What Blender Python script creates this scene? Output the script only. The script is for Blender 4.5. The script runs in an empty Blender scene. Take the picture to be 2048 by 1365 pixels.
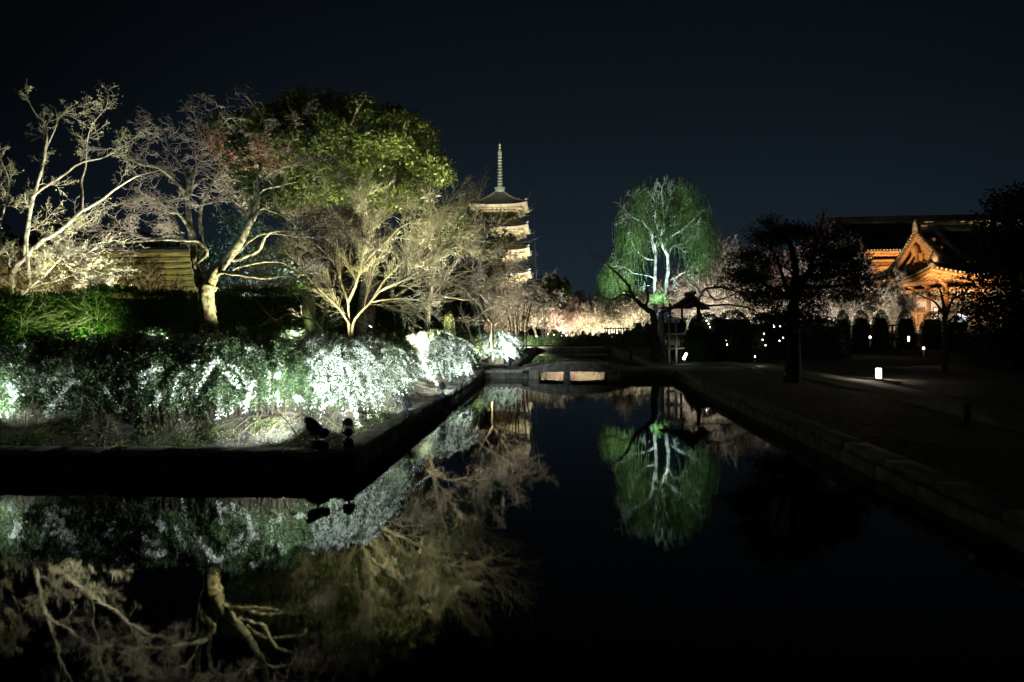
import bpy, math, random
import numpy as np
from mathutils import Vector, Matrix

SC = bpy.context.scene
COL = SC.collection
random.seed(11)
RNG = np.random.default_rng(11)
PI = math.pi

# ------------------------------------------------------------------ camera
F = 1365.0                       # focal length in pixels of the 2048 px wide photograph
CAM_Z = 2.1
YAW, TILT, ROLL = math.radians(4.19), math.radians(1.53), math.radians(-0.46)
cam_data = bpy.data.cameras.new('camera')
cam = bpy.data.objects.new('camera', cam_data)
COL.objects.link(cam)
cam_data.sensor_width = 36.0
cam_data.lens = 24.0
cam_data.clip_start = 0.1
cam_data.clip_end = 3000.0
CR = Matrix.Rotation(YAW, 4, 'Z') @ Matrix.Rotation(PI/2 - TILT, 4, 'X') @ Matrix.Rotation(ROLL, 4, 'Z')
cam.matrix_world = Matrix.Translation((0, 0, CAM_Z)) @ CR
SC.camera = cam
CR3 = CR.to_3x3()

def P(px, py, d):
    """world point seen at pixel (px, py) of the photograph, d metres deep"""
    v = CR3 @ Vector(((px-1024)/F*d, (682.5-py)/F*d, -d))
    return Vector((v.x, v.y, v.z + CAM_Z))
def PZ(px, py, z):
    v = CR3 @ Vector(((px-1024)/F, (682.5-py)/F, -1))
    t = (z-CAM_Z)/v.z
    return Vector((v.x*t, v.y*t, z))
def PG(px, d, z):
    """world point at pixel column px, depth d, height z"""
    p = P(px, 646, d)
    return Vector((p.x, p.y, z))

# ------------------------------------------------------------------ night sky
SC.view_settings.view_transform = 'Standard'
SC.view_settings.look = 'None'
SC.view_settings.exposure = 0.0
SC.view_settings.gamma = 1.0
world = bpy.data.worlds.new('World')
SC.world = world
world.use_nodes = True
wn, wl = world.node_tree.nodes, world.node_tree.links
wn.clear()
w_out = wn.new('ShaderNodeOutputWorld'); w_bg = wn.new('ShaderNodeBackground')
w_tc = wn.new('ShaderNodeTexCoord'); w_sep = wn.new('ShaderNodeSeparateXYZ')
w_ramp = wn.new('ShaderNodeValToRGB')
cr = w_ramp.color_ramp
cr.elements[0].position = 0.0;  cr.elements[0].color = (0.0125, 0.0215, 0.0320, 1)
cr.elements[1].position = 1.0;  cr.elements[1].color = (0.0012, 0.0017, 0.0034, 1)
e = cr.elements.new(0.12); e.color = (0.0088, 0.0150, 0.0222, 1)
e = cr.elements.new(0.28); e.color = (0.0048, 0.0080, 0.0118, 1)
e = cr.elements.new(0.50); e.color = (0.0021, 0.0034, 0.0050, 1)
# the glow of the town stands behind the pagoda and dies away to both sides
w_dot = wn.new('ShaderNodeVectorMath'); w_dot.operation = 'DOT_PRODUCT'
gdir = CR3 @ Vector((0.12, 0.0, -1)); gdir.z = 0; gdir.normalize()
w_dot.inputs[1].default_value = gdir
w_map = wn.new('ShaderNodeMapRange')
w_map.interpolation_type = 'SMOOTHSTEP'
w_map.inputs['From Min'].default_value = 0.62; w_map.inputs['From Max'].default_value = 1.0
w_map.inputs['To Min'].default_value = 0.16; w_map.inputs['To Max'].default_value = 1.0
wl.new(w_tc.outputs['Generated'], w_sep.inputs[0])
wl.new(w_sep.outputs['Z'], w_ramp.inputs['Fac'])
wl.new(w_tc.outputs['Generated'], w_dot.inputs[0])
wl.new(w_dot.outputs['Value'], w_map.inputs['Value'])
wl.new(w_ramp.outputs['Color'], w_bg.inputs['Color'])
wl.new(w_map.outputs['Result'], w_bg.inputs['Strength'])
wl.new(w_bg.outputs['Background'], w_out.inputs['Surface'])

# faint fill sun added to lift the black bank walls, far too weak to cast a shadow one would notice
sun_d = bpy.data.lights.new('night_fill', 'SUN'); sun_d.energy = 0.013; sun_d.angle = math.radians(40); sun_d.color = (1.0, 0.97, 0.86)
sun = bpy.data.objects.new('night_fill', sun_d); COL.objects.link(sun)
sun.rotation_euler = (math.radians(52), 0, math.radians(-38))

SC.cycles.use_denoising = True
SC.cycles.use_adaptive_sampling = False
SC.cycles.max_bounces = 4
SC.cycles.diffuse_bounces = 2
SC.cycles.glossy_bounces = 2
SC.cycles.transmission_bounces = 2
SC.cycles.use_light_tree = True
SC.cycles.sample_clamp_indirect = 25.0

# ------------------------------------------------------------------ materials
def mat(name, c1, c2=None, scale=8.0, rough=0.8, bump=0.0, bscale=None, detail=4.0, spec=0.3,
        c3=None, emit=None, trans=0.0, metal=0.0, lo=0.35, hi=0.65, stretch=None):
    m = bpy.data.materials.new(name); m.use_nodes = True
    n, l = m.node_tree.nodes, m.node_tree.links
    b = n['Principled BSDF']
    b.inputs['Roughness'].default_value = rough
    b.inputs['Specular IOR Level'].default_value = spec
    b.inputs['Metallic'].default_value = metal
    b.inputs['Base Color'].default_value = (*c1, 1)
    if emit:
        b.inputs['Emission Color'].default_value = (*emit[0], 1)
        b.inputs['Emission Strength'].default_value = emit[1]
    if c2 is not None or bump:
        tc = n.new('ShaderNodeTexCoord')
        src = tc.outputs['Object']
        if stretch:
            mp = n.new('ShaderNodeMapping'); mp.inputs['Scale'].default_value = stretch
            l.new(src, mp.inputs['Vector']); src = mp.outputs['Vector']
        nz = n.new('ShaderNodeTexNoise'); nz.inputs['Scale'].default_value = scale
        nz.inputs['Detail'].default_value = detail
        l.new(src, nz.inputs['Vector'])
        if c2 is not None:
            rp = n.new('ShaderNodeValToRGB'); e = rp.color_ramp.elements
            e[0].position = lo; e[0].color = (*c1, 1); e[1].position = hi; e[1].color = (*c2, 1)
            if c3 is not None:
                q = rp.color_ramp.elements.new((lo+hi)/2); q.color = (*c3, 1)
            l.new(nz.outputs['Fac'], rp.inputs['Fac'])
            l.new(rp.outputs['Color'], b.inputs['Base Color'])
        if bump:
            nb = n.new('ShaderNodeTexNoise'); nb.inputs['Scale'].default_value = bscale or scale*4
            nb.inputs['Detail'].default_value = 6
            l.new(src, nb.inputs['Vector'])
            bp = n.new('ShaderNodeBump'); bp.inputs['Strength'].default_value = min(1, bump)
            bp.inputs['Distance'].default_value = 0.03
            l.new(nb.outputs['Fac'], bp.inputs['Height']); l.new(bp.outputs['Normal'], b.inputs['Normal'])
    if trans:
        t = n.new('ShaderNodeBsdfTranslucent')
        mx = n.new('ShaderNodeMixShader'); mx.inputs['Fac'].default_value = trans
        src = b.inputs['Base Color'].links[0].from_socket if b.inputs['Base Color'].links else None
        if src: l.new(src, t.inputs['Color'])
        else: t.inputs['Color'].default_value = (*c1, 1)
        l.new(b.outputs['BSDF'], mx.inputs[1]); l.new(t.outputs['BSDF'], mx.inputs[2])
        l.new(mx.outputs['Shader'], n['Material Output'].inputs['Surface'])
    return m

M = {}
M['bark'] = mat('bark', (0.07, 0.055, 0.04), (0.22, 0.20, 0.13), 9, 0.9, 0.9, 40, c3=(0.13, 0.11, 0.075))
M['moss_bark'] = mat('moss_bark', (0.06, 0.045, 0.03), (0.34, 0.34, 0.20), 11, 0.95, 1.0, 34, c3=(0.20, 0.18, 0.10), lo=0.36, hi=0.62)
M['pale_bark'] = mat('pale_bark', (0.20, 0.18, 0.13), (0.40, 0.38, 0.29), 10, 0.9, 0.5, 40)
M['twig_grey'] = mat('twig_grey', (0.16, 0.13, 0.10), (0.40, 0.34, 0.27), 3, 0.85)
M['twig_yellow'] = mat('twig_yellow', (0.32, 0.29, 0.15), (0.60, 0.56, 0.38), 3, 0.8)
M['twig_brown'] = mat('twig_brown', (0.12, 0.09, 0.05), (0.30, 0.24, 0.15), 3, 0.85)
M['shrub_stem'] = mat('shrub_stem', (0.035, 0.025, 0.018), (0.13, 0.10, 0.075), 6, 0.85)
M['black_bark'] = mat('black_bark', (0.02, 0.018, 0.015), (0.05, 0.045, 0.035), 9, 0.9, 0.6, 40)
M['willow_bark'] = mat('willow_bark', (0.10, 0.11, 0.10), (0.40, 0.42, 0.39), 4, 0.9, 0.5, 30)
M['leaf_green'] = mat('leaf_green', (0.025, 0.06, 0.012), (0.10, 0.20, 0.035), 14, 0.5, spec=0.4, trans=0.25)
M['leaf_fresh'] = mat('leaf_fresh', (0.05, 0.14, 0.02), (0.16, 0.34, 0.06), 18, 0.5, spec=0.4, trans=0.3)
M['leaf_spirea'] = mat('leaf_spirea', (0.026, 0.056, 0.020), (0.12, 0.185, 0.078), 22, 0.6, spec=0.3, trans=0.3)
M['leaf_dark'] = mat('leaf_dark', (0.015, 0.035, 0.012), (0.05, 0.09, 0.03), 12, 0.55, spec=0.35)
M['leaf_olive'] = mat('leaf_olive', (0.045, 0.065, 0.014), (0.24, 0.28, 0.07), 5, 0.4, spec=0.5, trans=0.2, c3=(0.08, 0.11, 0.025))
M['leaf_teal'] = mat('leaf_teal', (0.05, 0.08, 0.06), (0.18, 0.24, 0.18), 9, 0.45, spec=0.5, trans=0.2)
M['leaf_bud'] = mat('leaf_bud', (0.22, 0.26, 0.08), (0.42, 0.46, 0.20), 18, 0.6, trans=0.3)
M['leaf_willow'] = mat('leaf_willow', (0.045, 0.085, 0.025), (0.15, 0.23, 0.08), 7, 0.7, spec=.1, trans=0.2)
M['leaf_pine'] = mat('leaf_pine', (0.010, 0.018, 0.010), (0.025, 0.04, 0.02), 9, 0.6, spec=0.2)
M['leaf_rust'] = mat('leaf_rust', (0.14, 0.05, 0.03), (0.36, 0.19, 0.12), 14, 0.7, trans=0.3)
M['leaf_dry'] = mat('leaf_dry', (0.30, 0.22, 0.14), (0.52, 0.42, 0.30), 14, 0.8, trans=0.2)
M['blossom_white'] = mat('blossom_white', (0.80, 0.80, 0.78), (0.62, 0.66, 0.60), 20, 0.7, trans=0.3)
M['blossom_cream'] = mat('blossom_cream', (0.44, 0.37, 0.24), (0.72, 0.64, 0.48), 6, 0.7, trans=0.3)
M['blossom_pink'] = mat('blossom_pink', (0.55, 0.26, 0.26), (0.78, 0.52, 0.50), 8, 0.7, trans=0.3)
M['blossom_red'] = mat('blossom_red', (0.42, 0.13, 0.13), (0.62, 0.28, 0.24), 8, 0.7, trans=0.3)
M['soil'] = mat('soil', (0.028, 0.024, 0.019), (0.12, 0.11, 0.09), 7, 0.95, 1.0, 24, c3=(0.09, 0.08, 0.066), detail=9)
M['stone'] = mat('stone', (0.13, 0.125, 0.11), (0.26, 0.25, 0.225), 4, 0.85, 0.6, 30, detail=7)
M['stone_wet_shade'] = mat('stone_wet_shade', (0.055, 0.055, 0.05), (0.13, 0.125, 0.11), 4, 0.7, 0.6, 30, detail=7)  # wet lower course; also painted shade for the right bank's cap stones
M['stone_bridge'] = mat('stone_bridge', (0.14, 0.135, 0.12), (0.27, 0.26, 0.23), 5, 0.85, 0.6, 22, detail=7)
M['path'] = mat('gravel_path', (0.20, 0.19, 0.165), (0.34, 0.32, 0.28), 30, 0.95, 0.6, 80, detail=8)
M['grass'] = mat('grass', (0.03, 0.055, 0.012), (0.14, 0.17, 0.03), 9, 0.8, trans=0.2)
M['pebble'] = mat('pebble', (0.10, 0.10, 0.09), (0.34, 0.33, 0.30), 9, 0.8)
M['litter'] = mat('dry_leaf', (0.12, 0.08, 0.04), (0.34, 0.26, 0.15), 12, 0.9)
M['black_metal'] = mat('black_metal', (0.012, 0.012, 0.014), (0.03, 0.03, 0.034), 12, 0.5, 0.1, spec=0.4)
M['grey_metal'] = mat('grey_metal', (0.05, 0.05, 0.065), (0.10, 0.10, 0.13), 12, 0.5, 0.1, spec=0.5)
M['cable'] = mat('cable_rubber', (0.012, 0.012, 0.012), None, rough=0.6)
M['pale_wood'] = mat('pale_wood', (0.34, 0.29, 0.22), (0.52, 0.46, 0.37), 4, 0.8, 0.3, 30, stretch=(6, 6, 0.8))
M['dark_wood'] = mat('dark_wood', (0.035, 0.028, 0.022), (0.085, 0.07, 0.055), 5, 0.85, 0.5, 30, stretch=(1, 1, 5))
M['bamboo'] = mat('weathered_board', (0.10, 0.08, 0.03), (0.36, 0.30, 0.12), 2.6, 0.85, 0.5, 16, stretch=(0.6, 1, 7))
M['temple_wood'] = mat('temple_wood', (0.34, 0.17, 0.075), (0.54, 0.32, 0.15), 1.6, 0.8, 0.4, 12, stretch=(1, 1, 3))
M['temple_plaster'] = mat('temple_plaster', (0.66, 0.62, 0.54), (0.80, 0.77, 0.70), 0.8, 0.9, 0.1, 12)
M['pagoda_wood'] = mat('pagoda_wood', (0.38, 0.31, 0.17), (0.60, 0.51, 0.32), 1.2, 0.8, 0.4, 8)
M['pagoda_red'] = mat('pagoda_red_wood', (0.36, 0.22, 0.12), (0.54, 0.38, 0.22), 1.2, 0.8, 0.3, 8)
M['tile'] = mat('roof_tile', (0.035, 0.035, 0.035), (0.085, 0.083, 0.08), 2.5, 0.55, 0.4, 14, spec=0.5)
M['tile_pale'] = mat('ridge_tile', (0.24, 0.22, 0.18), (0.42, 0.38, 0.31), 2.0, 0.7, 0.4, 10)
M['bronze'] = mat('pale_bronze', (0.36, 0.38, 0.27), (0.52, 0.54, 0.40), 1.5, 0.55, 0.2, 10, metal=0.0)
M['lamp_white'] = mat('lamp_glow', (0.9, 0.88, 0.84), None, emit=((1.0, 0.90, 0.76), 9.0))
M['lamp_cool'] = mat('lamp_lens', (0.9, 0.9, 0.9), None, emit=((0.86, 1.0, 0.97), 12.0))
M['lamp_warm'] = mat('lamp_warm_glow', (0.9, 0.7, 0.5), None, emit=((1.0, 0.62, 0.34), 7.0))
M['plaster_glow'] = mat('glowing_plaster', (0.85, 0.82, 0.75), None, emit=((1.0, 0.93, 0.82), 1.6))  # added glow, stands in for white plaster under strong lamplight
M['window_blue'] = mat('lit_cool_window', (0.80, 0.84, 0.9), None, emit=((0.80, 0.90, 1.0), 1.1))

def water_mat():
    m = bpy.data.materials.new('dark_water'); m.use_nodes = True
    n, l = m.node_tree.nodes, m.node_tree.links
    b = n['Principled BSDF']
    b.inputs['Base Color'].default_value = (0.0022, 0.0028, 0.0028, 1)
    b.inputs['Roughness'].default_value = 0.03
    b.inputs['IOR'].default_value = 1.333
    b.inputs['Specular IOR Level'].default_value = 0.5
    tc = n.new('ShaderNodeTexCoord')
    mp = n.new('ShaderNodeMapping'); mp.inputs['Scale'].default_value = (1.0, 0.7, 1.0)
    nz = n.new('ShaderNodeTexNoise'); nz.inputs['Scale'].default_value = 1.6; nz.inputs['Detail'].default_value = 3
    bp = n.new('ShaderNodeBump'); bp.inputs['Strength'].default_value = 0.085; bp.inputs['Distance'].default_value = 0.02
    l.new(tc.outputs['Object'], mp.inputs[0]); l.new(mp.outputs[0], nz.inputs['Vector'])
    l.new(nz.outputs['Fac'], bp.inputs['Height']); l.new(bp.outputs['Normal'], b.inputs['Normal'])
    return m
M['water'] = water_mat()

# ------------------------------------------------------------------ mesh helpers
class MB:
    """collects polygons (world or local coordinates) and links them as ONE mesh object"""
    def __init__(s):
        s.v = []; s.q = []; s.t = []; s.ng = []; s.n = 0
    def add(s, verts, quads=None, tris=None, ngons=None):
        verts = np.asarray(verts, dtype=np.float64).reshape(-1, 3)
        if quads is not None and len(quads): s.q.append(np.asarray(quads, dtype=np.int64).reshape(-1, 4) + s.n)
        if tris is not None and len(tris): s.t.append(np.asarray(tris, dtype=np.int64).reshape(-1, 3) + s.n)
        if ngons:
            for g in ngons: s.ng.append([i+s.n for i in g])
        s.v.append(verts); s.n += len(verts)
        return s
    def box(s, c, size, R=None):
        hx, hy, hz = size[0]/2, size[1]/2, size[2]/2
        vs = [Vector((x, y, z)) for x in (-hx, hx) for y in (-hy, hy) for z in (-hz, hz)]
        if R is not None: vs = [R @ v for v in vs]
        c = Vector(c)
        s.add([tuple(v + c) for v in vs], [(0, 1, 3, 2), (4, 6, 7, 5), (0, 4, 5, 1), (2, 3, 7, 6), (0, 2, 6, 4), (1, 5, 7, 3)])
        return s
    def beam(s, a, b, w, h):
        """box from a to b, w wide and h deep"""
        a, b = Vector(a), Vector(b); d = b-a
        z = d.normalized()
        up = Vector((0, 0, 1)) if abs(z.z) < 0.95 else Vector((0, 1, 0))
        x = z.cross(up).normalized(); y = z.cross(x).normalized()
        R = Matrix((x, y, z)).transposed()
        return s.box((a+b)/2, (w, h, d.length), R)
    def tube(s, pts, rad, k=8, cap=True, noise=0.0):
        pts = [Vector(p) for p in pts]; n = len(pts)
        rad = [rad]*n if not hasattr(rad, '__len__') else rad
        vs = []; up = None
        for i in range(n):
            t = (pts[min(i+1, n-1)] - pts[max(i-1, 0)]).normalized()
            if up is None:
                up = t.cross(Vector((1, 0, 0)) if abs(t.x) < 0.8 else Vector((0, 1, 0))).normalized()
            up = (up - t*up.dot(t)).normalized(); sd = t.cross(up)
            for j in range(k):
                a = 2*PI*j/k
                r = rad[i]*(1+random.uniform(-noise, noise)) if noise else rad[i]
                vs.append(pts[i] + up*math.cos(a)*r + sd*math.sin(a)*r)
        q = [(i*k+j, i*k+(j+1) % k, (i+1)*k+(j+1) % k, (i+1)*k+j) for i in range(n-1) for j in range(k)]
        s.add([tuple(v) for v in vs], q, ngons=[list(range(k))[::-1], list(range((n-1)*k, n*k))] if cap else None)
        return s
    def lathe(s, prof, k=12, c=(0, 0, 0), R=None):
        c = Vector(c); vs = []
        for r, z in prof:
            for j in range(k):
                a = 2*PI*j/k; v = Vector((r*math.cos(a), r*math.sin(a), z))
                if R is not None: v = R @ v
                vs.append(tuple(v+c))
        n = len(prof)
        q = [(i*k+j, i*k+(j+1) % k, (i+1)*k+(j+1) % k, (i+1)*k+j) for i in range(n-1) for j in range(k)]
        s.add(vs, q, ngons=[list(range(k))[::-1], list(range((n-1)*k, n*k))])
        return s
    def segs(s, S, k=3):
        """S: rows of x0 y0 z0 x1 y1 z1 r0 r1"""
        if not len(S): return s
        A = np.asarray(S, dtype=np.float64); N = len(A)
        p0, p1 = A[:, :3], A[:, 3:6]; d = p1-p0
        d /= np.maximum(np.linalg.norm(d, axis=1, keepdims=True), 1e-9)
        ref = np.where(np.abs(d[:, 2:3]) < 0.9, np.array([[0., 0., 1.]]), np.array([[1., 0., 0.]]))
        u = np.cross(d, ref); u /= np.linalg.norm(u, axis=1, keepdims=True); w = np.cross(d, u)
        V = np.empty((N, 2, k, 3))
        for j in range(k):
            a = 2*PI*j/k; o = u*math.cos(a) + w*math.sin(a)
            V[:, 0, j] = p0 + o*A[:, 6:7]; V[:, 1, j] = p1 + o*A[:, 7:8]
        base = (np.arange(N)*2*k)[:, None]
        q = [np.concatenate([base+j, base+(j+1) % k, base+k+(j+1) % k, base+k+j], axis=1) for j in range(k)]
        s.add(V.reshape(-1, 3), np.concatenate(q))
        return s
    def leaves(s, pts, size, wid=0.5, dirs=None, jit=1.0):
        """one small pointed quad per point"""
        pts = np.asarray(pts, dtype=np.float64)
        if not len(pts): return s
        N = len(pts)
        a = RNG.normal(size=(N, 3))
        if dirs is not None: a = a*jit + np.asarray(dirs)
        a /= np.linalg.norm(a, axis=1, keepdims=True)
        b = RNG.normal(size=(N, 3)); b -= a*(a*b).sum(1, keepdims=True); b /= np.linalg.norm(b, axis=1, keepdims=True)
        sz = (np.asarray(size) if hasattr(size, '__len__') else np.full(N, size))[:, None]*RNG.uniform(0.6, 1.3, (N, 1))
        n = np.cross(a, b)
        V = np.stack([pts, pts+a*sz*0.45+b*sz*wid*0.5 + n*sz*0.12, pts+a*sz, pts+a*sz*0.45-b*sz*wid*0.5 + n*sz*0.12], axis=1)
        i = np.arange(N)[:, None]*4
        s.add(V.reshape(-1, 3), np.concatenate([i, i+1, i+2, i+3], axis=1))
        return s
    def mesh(s, name, m, off=(0, 0, 0), smooth=False):
        me = bpy.data.meshes.new(name)
        V = (np.concatenate(s.v) if s.v else np.zeros((0, 3))) - np.asarray(tuple(off))
        q = np.concatenate(s.q) if s.q else np.zeros((0, 4), int)
        t = np.concatenate(s.t) if s.t else np.zeros((0, 3), int)
        loops = [q.ravel(), t.ravel()]; cnt = [np.full(len(q), 4), np.full(len(t), 3)]
        if s.ng:
            loops.append(np.array([i for g in s.ng for i in g])); cnt.append(np.array([len(g) for g in s.ng]))
        L = np.concatenate(loops).astype(np.int32); Cn = np.concatenate(cnt).astype(np.int32)
        me.vertices.add(len(V)); me.vertices.foreach_set('co', V.astype(np.float32).ravel())
        me.loops.add(len(L)); me.loops.foreach_set('vertex_index', L)
        me.polygons.add(len(Cn))
        st = np.concatenate([[0], np.cumsum(Cn)[:-1]]).astype(np.int32) if len(Cn) else Cn
        me.polygons.foreach_set('loop_start', st)
        if smooth: me.polygons.foreach_set('use_smooth', np.ones(len(Cn), bool))
        me.update(calc_edges=True)
        me.materials.append(m)
        return me
    def build(s, name, m, parent=None, smooth=False, local=False, kind=None, loc=None):
        off = (0, 0, 0) if local else (tuple(parent['base']) if parent is not None else (loc or (0, 0, 0)))
        if not local and parent is not None and parent.parent is not None: off = tuple(parent['base'])
        o = bpy.data.objects.new(name, s.mesh(name, M[m] if isinstance(m, str) else m, off, smooth))
        COL.objects.link(o)
        if parent is not None: o.parent = parent
        elif loc: o.location = loc
        o['base'] = off if parent is not None else (loc or (0, 0, 0))
        if kind: o['kind'] = kind
        return o

USED = set()
def thing(name, label, cat, loc=(0, 0, 0), group=None, rotz=0.0):
    o = bpy.data.objects.new(name, None); COL.objects.link(o)
    o.empty_display_size = 0.2
    o.location = loc; o.rotation_euler = (0, 0, rotz); o['base'] = tuple(loc)
    o['label'] = label; o['category'] = cat
    if group: o['group'] = group
    return o
def tag(o, label, cat, group=None):
    o['label'] = label; o['category'] = cat
    if group: o['group'] = group
    return o
def structure(o): o['kind'] = 'structure'; return o
def copy_tree(o, parent=None):
    c = o.copy(); COL.objects.link(c)
    if parent is not None: c.parent = parent
    for ch in list(o.children): copy_tree(ch, c)
    return c

# ------------------------------------------------------------------ tree growing
gs = random.gauss; ur = random.uniform
def norm3(x, y, z):
    n = math.sqrt(x*x+y*y+z*z) or 1e-9
    return x/n, y/n, z/n
def childdir(d, ang, flat=1.0):
    vx, vy, vz = gs(0, 1), gs(0, 1), gs(0, 1)
    k = vx*d[0]+vy*d[1]+vz*d[2]
    vx, vy, vz = norm3(vx-k*d[0], vy-k*d[1], vz-k*d[2])
    c, s_ = math.cos(ang), math.sin(ang)
    return norm3(d[0]*c+vx*s_, d[1]*c+vy*s_, (d[2]*c+vz*s_)*flat)
def grow(S, p, d, L, r, lv, o):
    """random branch with its side branches; S gets the segments, o['tips'] the twig points"""
    x, y, z = p; dx, dy, dz = d
    n = o['n'][lv]; sl = L/n; wig = o['wig'][lv]; up = o['up'][lv]
    last = lv >= o['max']; kids = 0 if last else o['kids'][lv]
    rm = o['rmin']
    for i in range(n):
        dx, dy, dz = norm3(dx+gs(0, wig), dy+gs(0, wig), dz+gs(0, wig)+up)
        nx, ny, nz = x+dx*sl, y+dy*sl, z+dz*sl
        r0 = max(rm, r*(1-0.75*i/n)); r1 = max(rm*0.8, r*(1-0.75*(i+1)/n))
        S.append((x, y, z, nx, ny, nz, r0, r1))
        x, y, z = nx, ny, nz
        if last:
            o['tips'].append((x, y, z))
        elif (i+1)/n > o['start'][lv]:
            k = int(kids) + (1 if random.random() < kids-int(kids) else 0)
            for _ in range(k):
                cd = childdir((dx, dy, dz), ur(*o['ang'][lv]), o['flat'])
                grow(S, (x, y, z), cd, L*o['ratio'][lv]*ur(0.6, 1.2)*(1-0.45*i/n), max(rm, r1*0.62), lv+1, o)
def opts(mx=3, n=(4, 4, 3, 3), wig=(.12, .15, .18, .2), up=(.03, .02, .02, 0), kids=(2, 2, 2, 0), start=(.2, .1, .1, 0),
         ratio=(.6, .55, .5, .5), ang=((.4, .9), (.4, 1.0), (.4, 1.1), (.4, 1)), rmin=0.005, flat=1.0):
    return dict(max=mx, n=n, wig=wig, up=up, kids=kids, start=start, ratio=ratio, ang=ang, rmin=rmin, flat=flat, tips=[])

def spline(pts, per=6):
    """Catmull-Rom through points given as vectors"""
    out = []; n = len(pts)
    for i in range(n-1):
        p0, p1, p2, p3 = pts[max(i-1, 0)], pts[i], pts[i+1], pts[min(i+2, n-1)]
        for j in range(per):
            t = j/per
            out.append(0.5*((2*p1)+(p2-p0)*t+(2*p0-5*p1+4*p2-p3)*t*t+(3*p1-p0-3*p2+p3)*t*t*t))
    out.append(pts[-1].copy())
    return out
def limb(mb, pix, d0, r0, r1, dz=0.0, k=8, wob=0.35, S=None, o=None, lv=0, cl=(0.5, 1.0), dens=1.0, cr=0.35, start=0.15, bump=0.10):
    """a limb traced through pixels of the photograph, its depth wandering round d0; returns its points"""
    n = len(pix); pts = []
    ph = ur(0, 6)
    for i, (a, b) in enumerate(pix):
        f = i/max(1, n-1)
        pts.append(P(a, b, d0 + dz*f + wob*math.sin(ph+f*3.0)*f))
    c = spline(pts, 5)
    m = len(c)
    for i in range(1, m-1):
        q = r0*0.25*(1-i/m)
        c[i] = c[i]+Vector((ur(-q, q), ur(-q, q), ur(-q, q)))
    rad = [r0+(r1-r0)*(i/(m-1))**0.8 for i in range(m)]
    mb.tube(c, rad, k, noise=bump)
    if S is not None:
        for i in range(1, m):
            if i/m < start: continue
            seg = c[i]-c[i-1]
            kk = dens*seg.length
            kk = int(kk)+(1 if random.random() < kk-int(kk) else 0)
            for _ in range(kk):
                d = childdir(tuple(seg.normalized()), ur(.45, 1.15), o['flat'])
                grow(S, tuple(c[i-1].lerp(c[i], random.random())), d, ur(*cl), max(o['rmin'], rad[i]*cr), lv, o)
        grow(S, tuple(c[-1]), tuple((c[-1]-c[-2]).normalized()), ur(*cl), rad[-1], lv, o)
    return c

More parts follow.
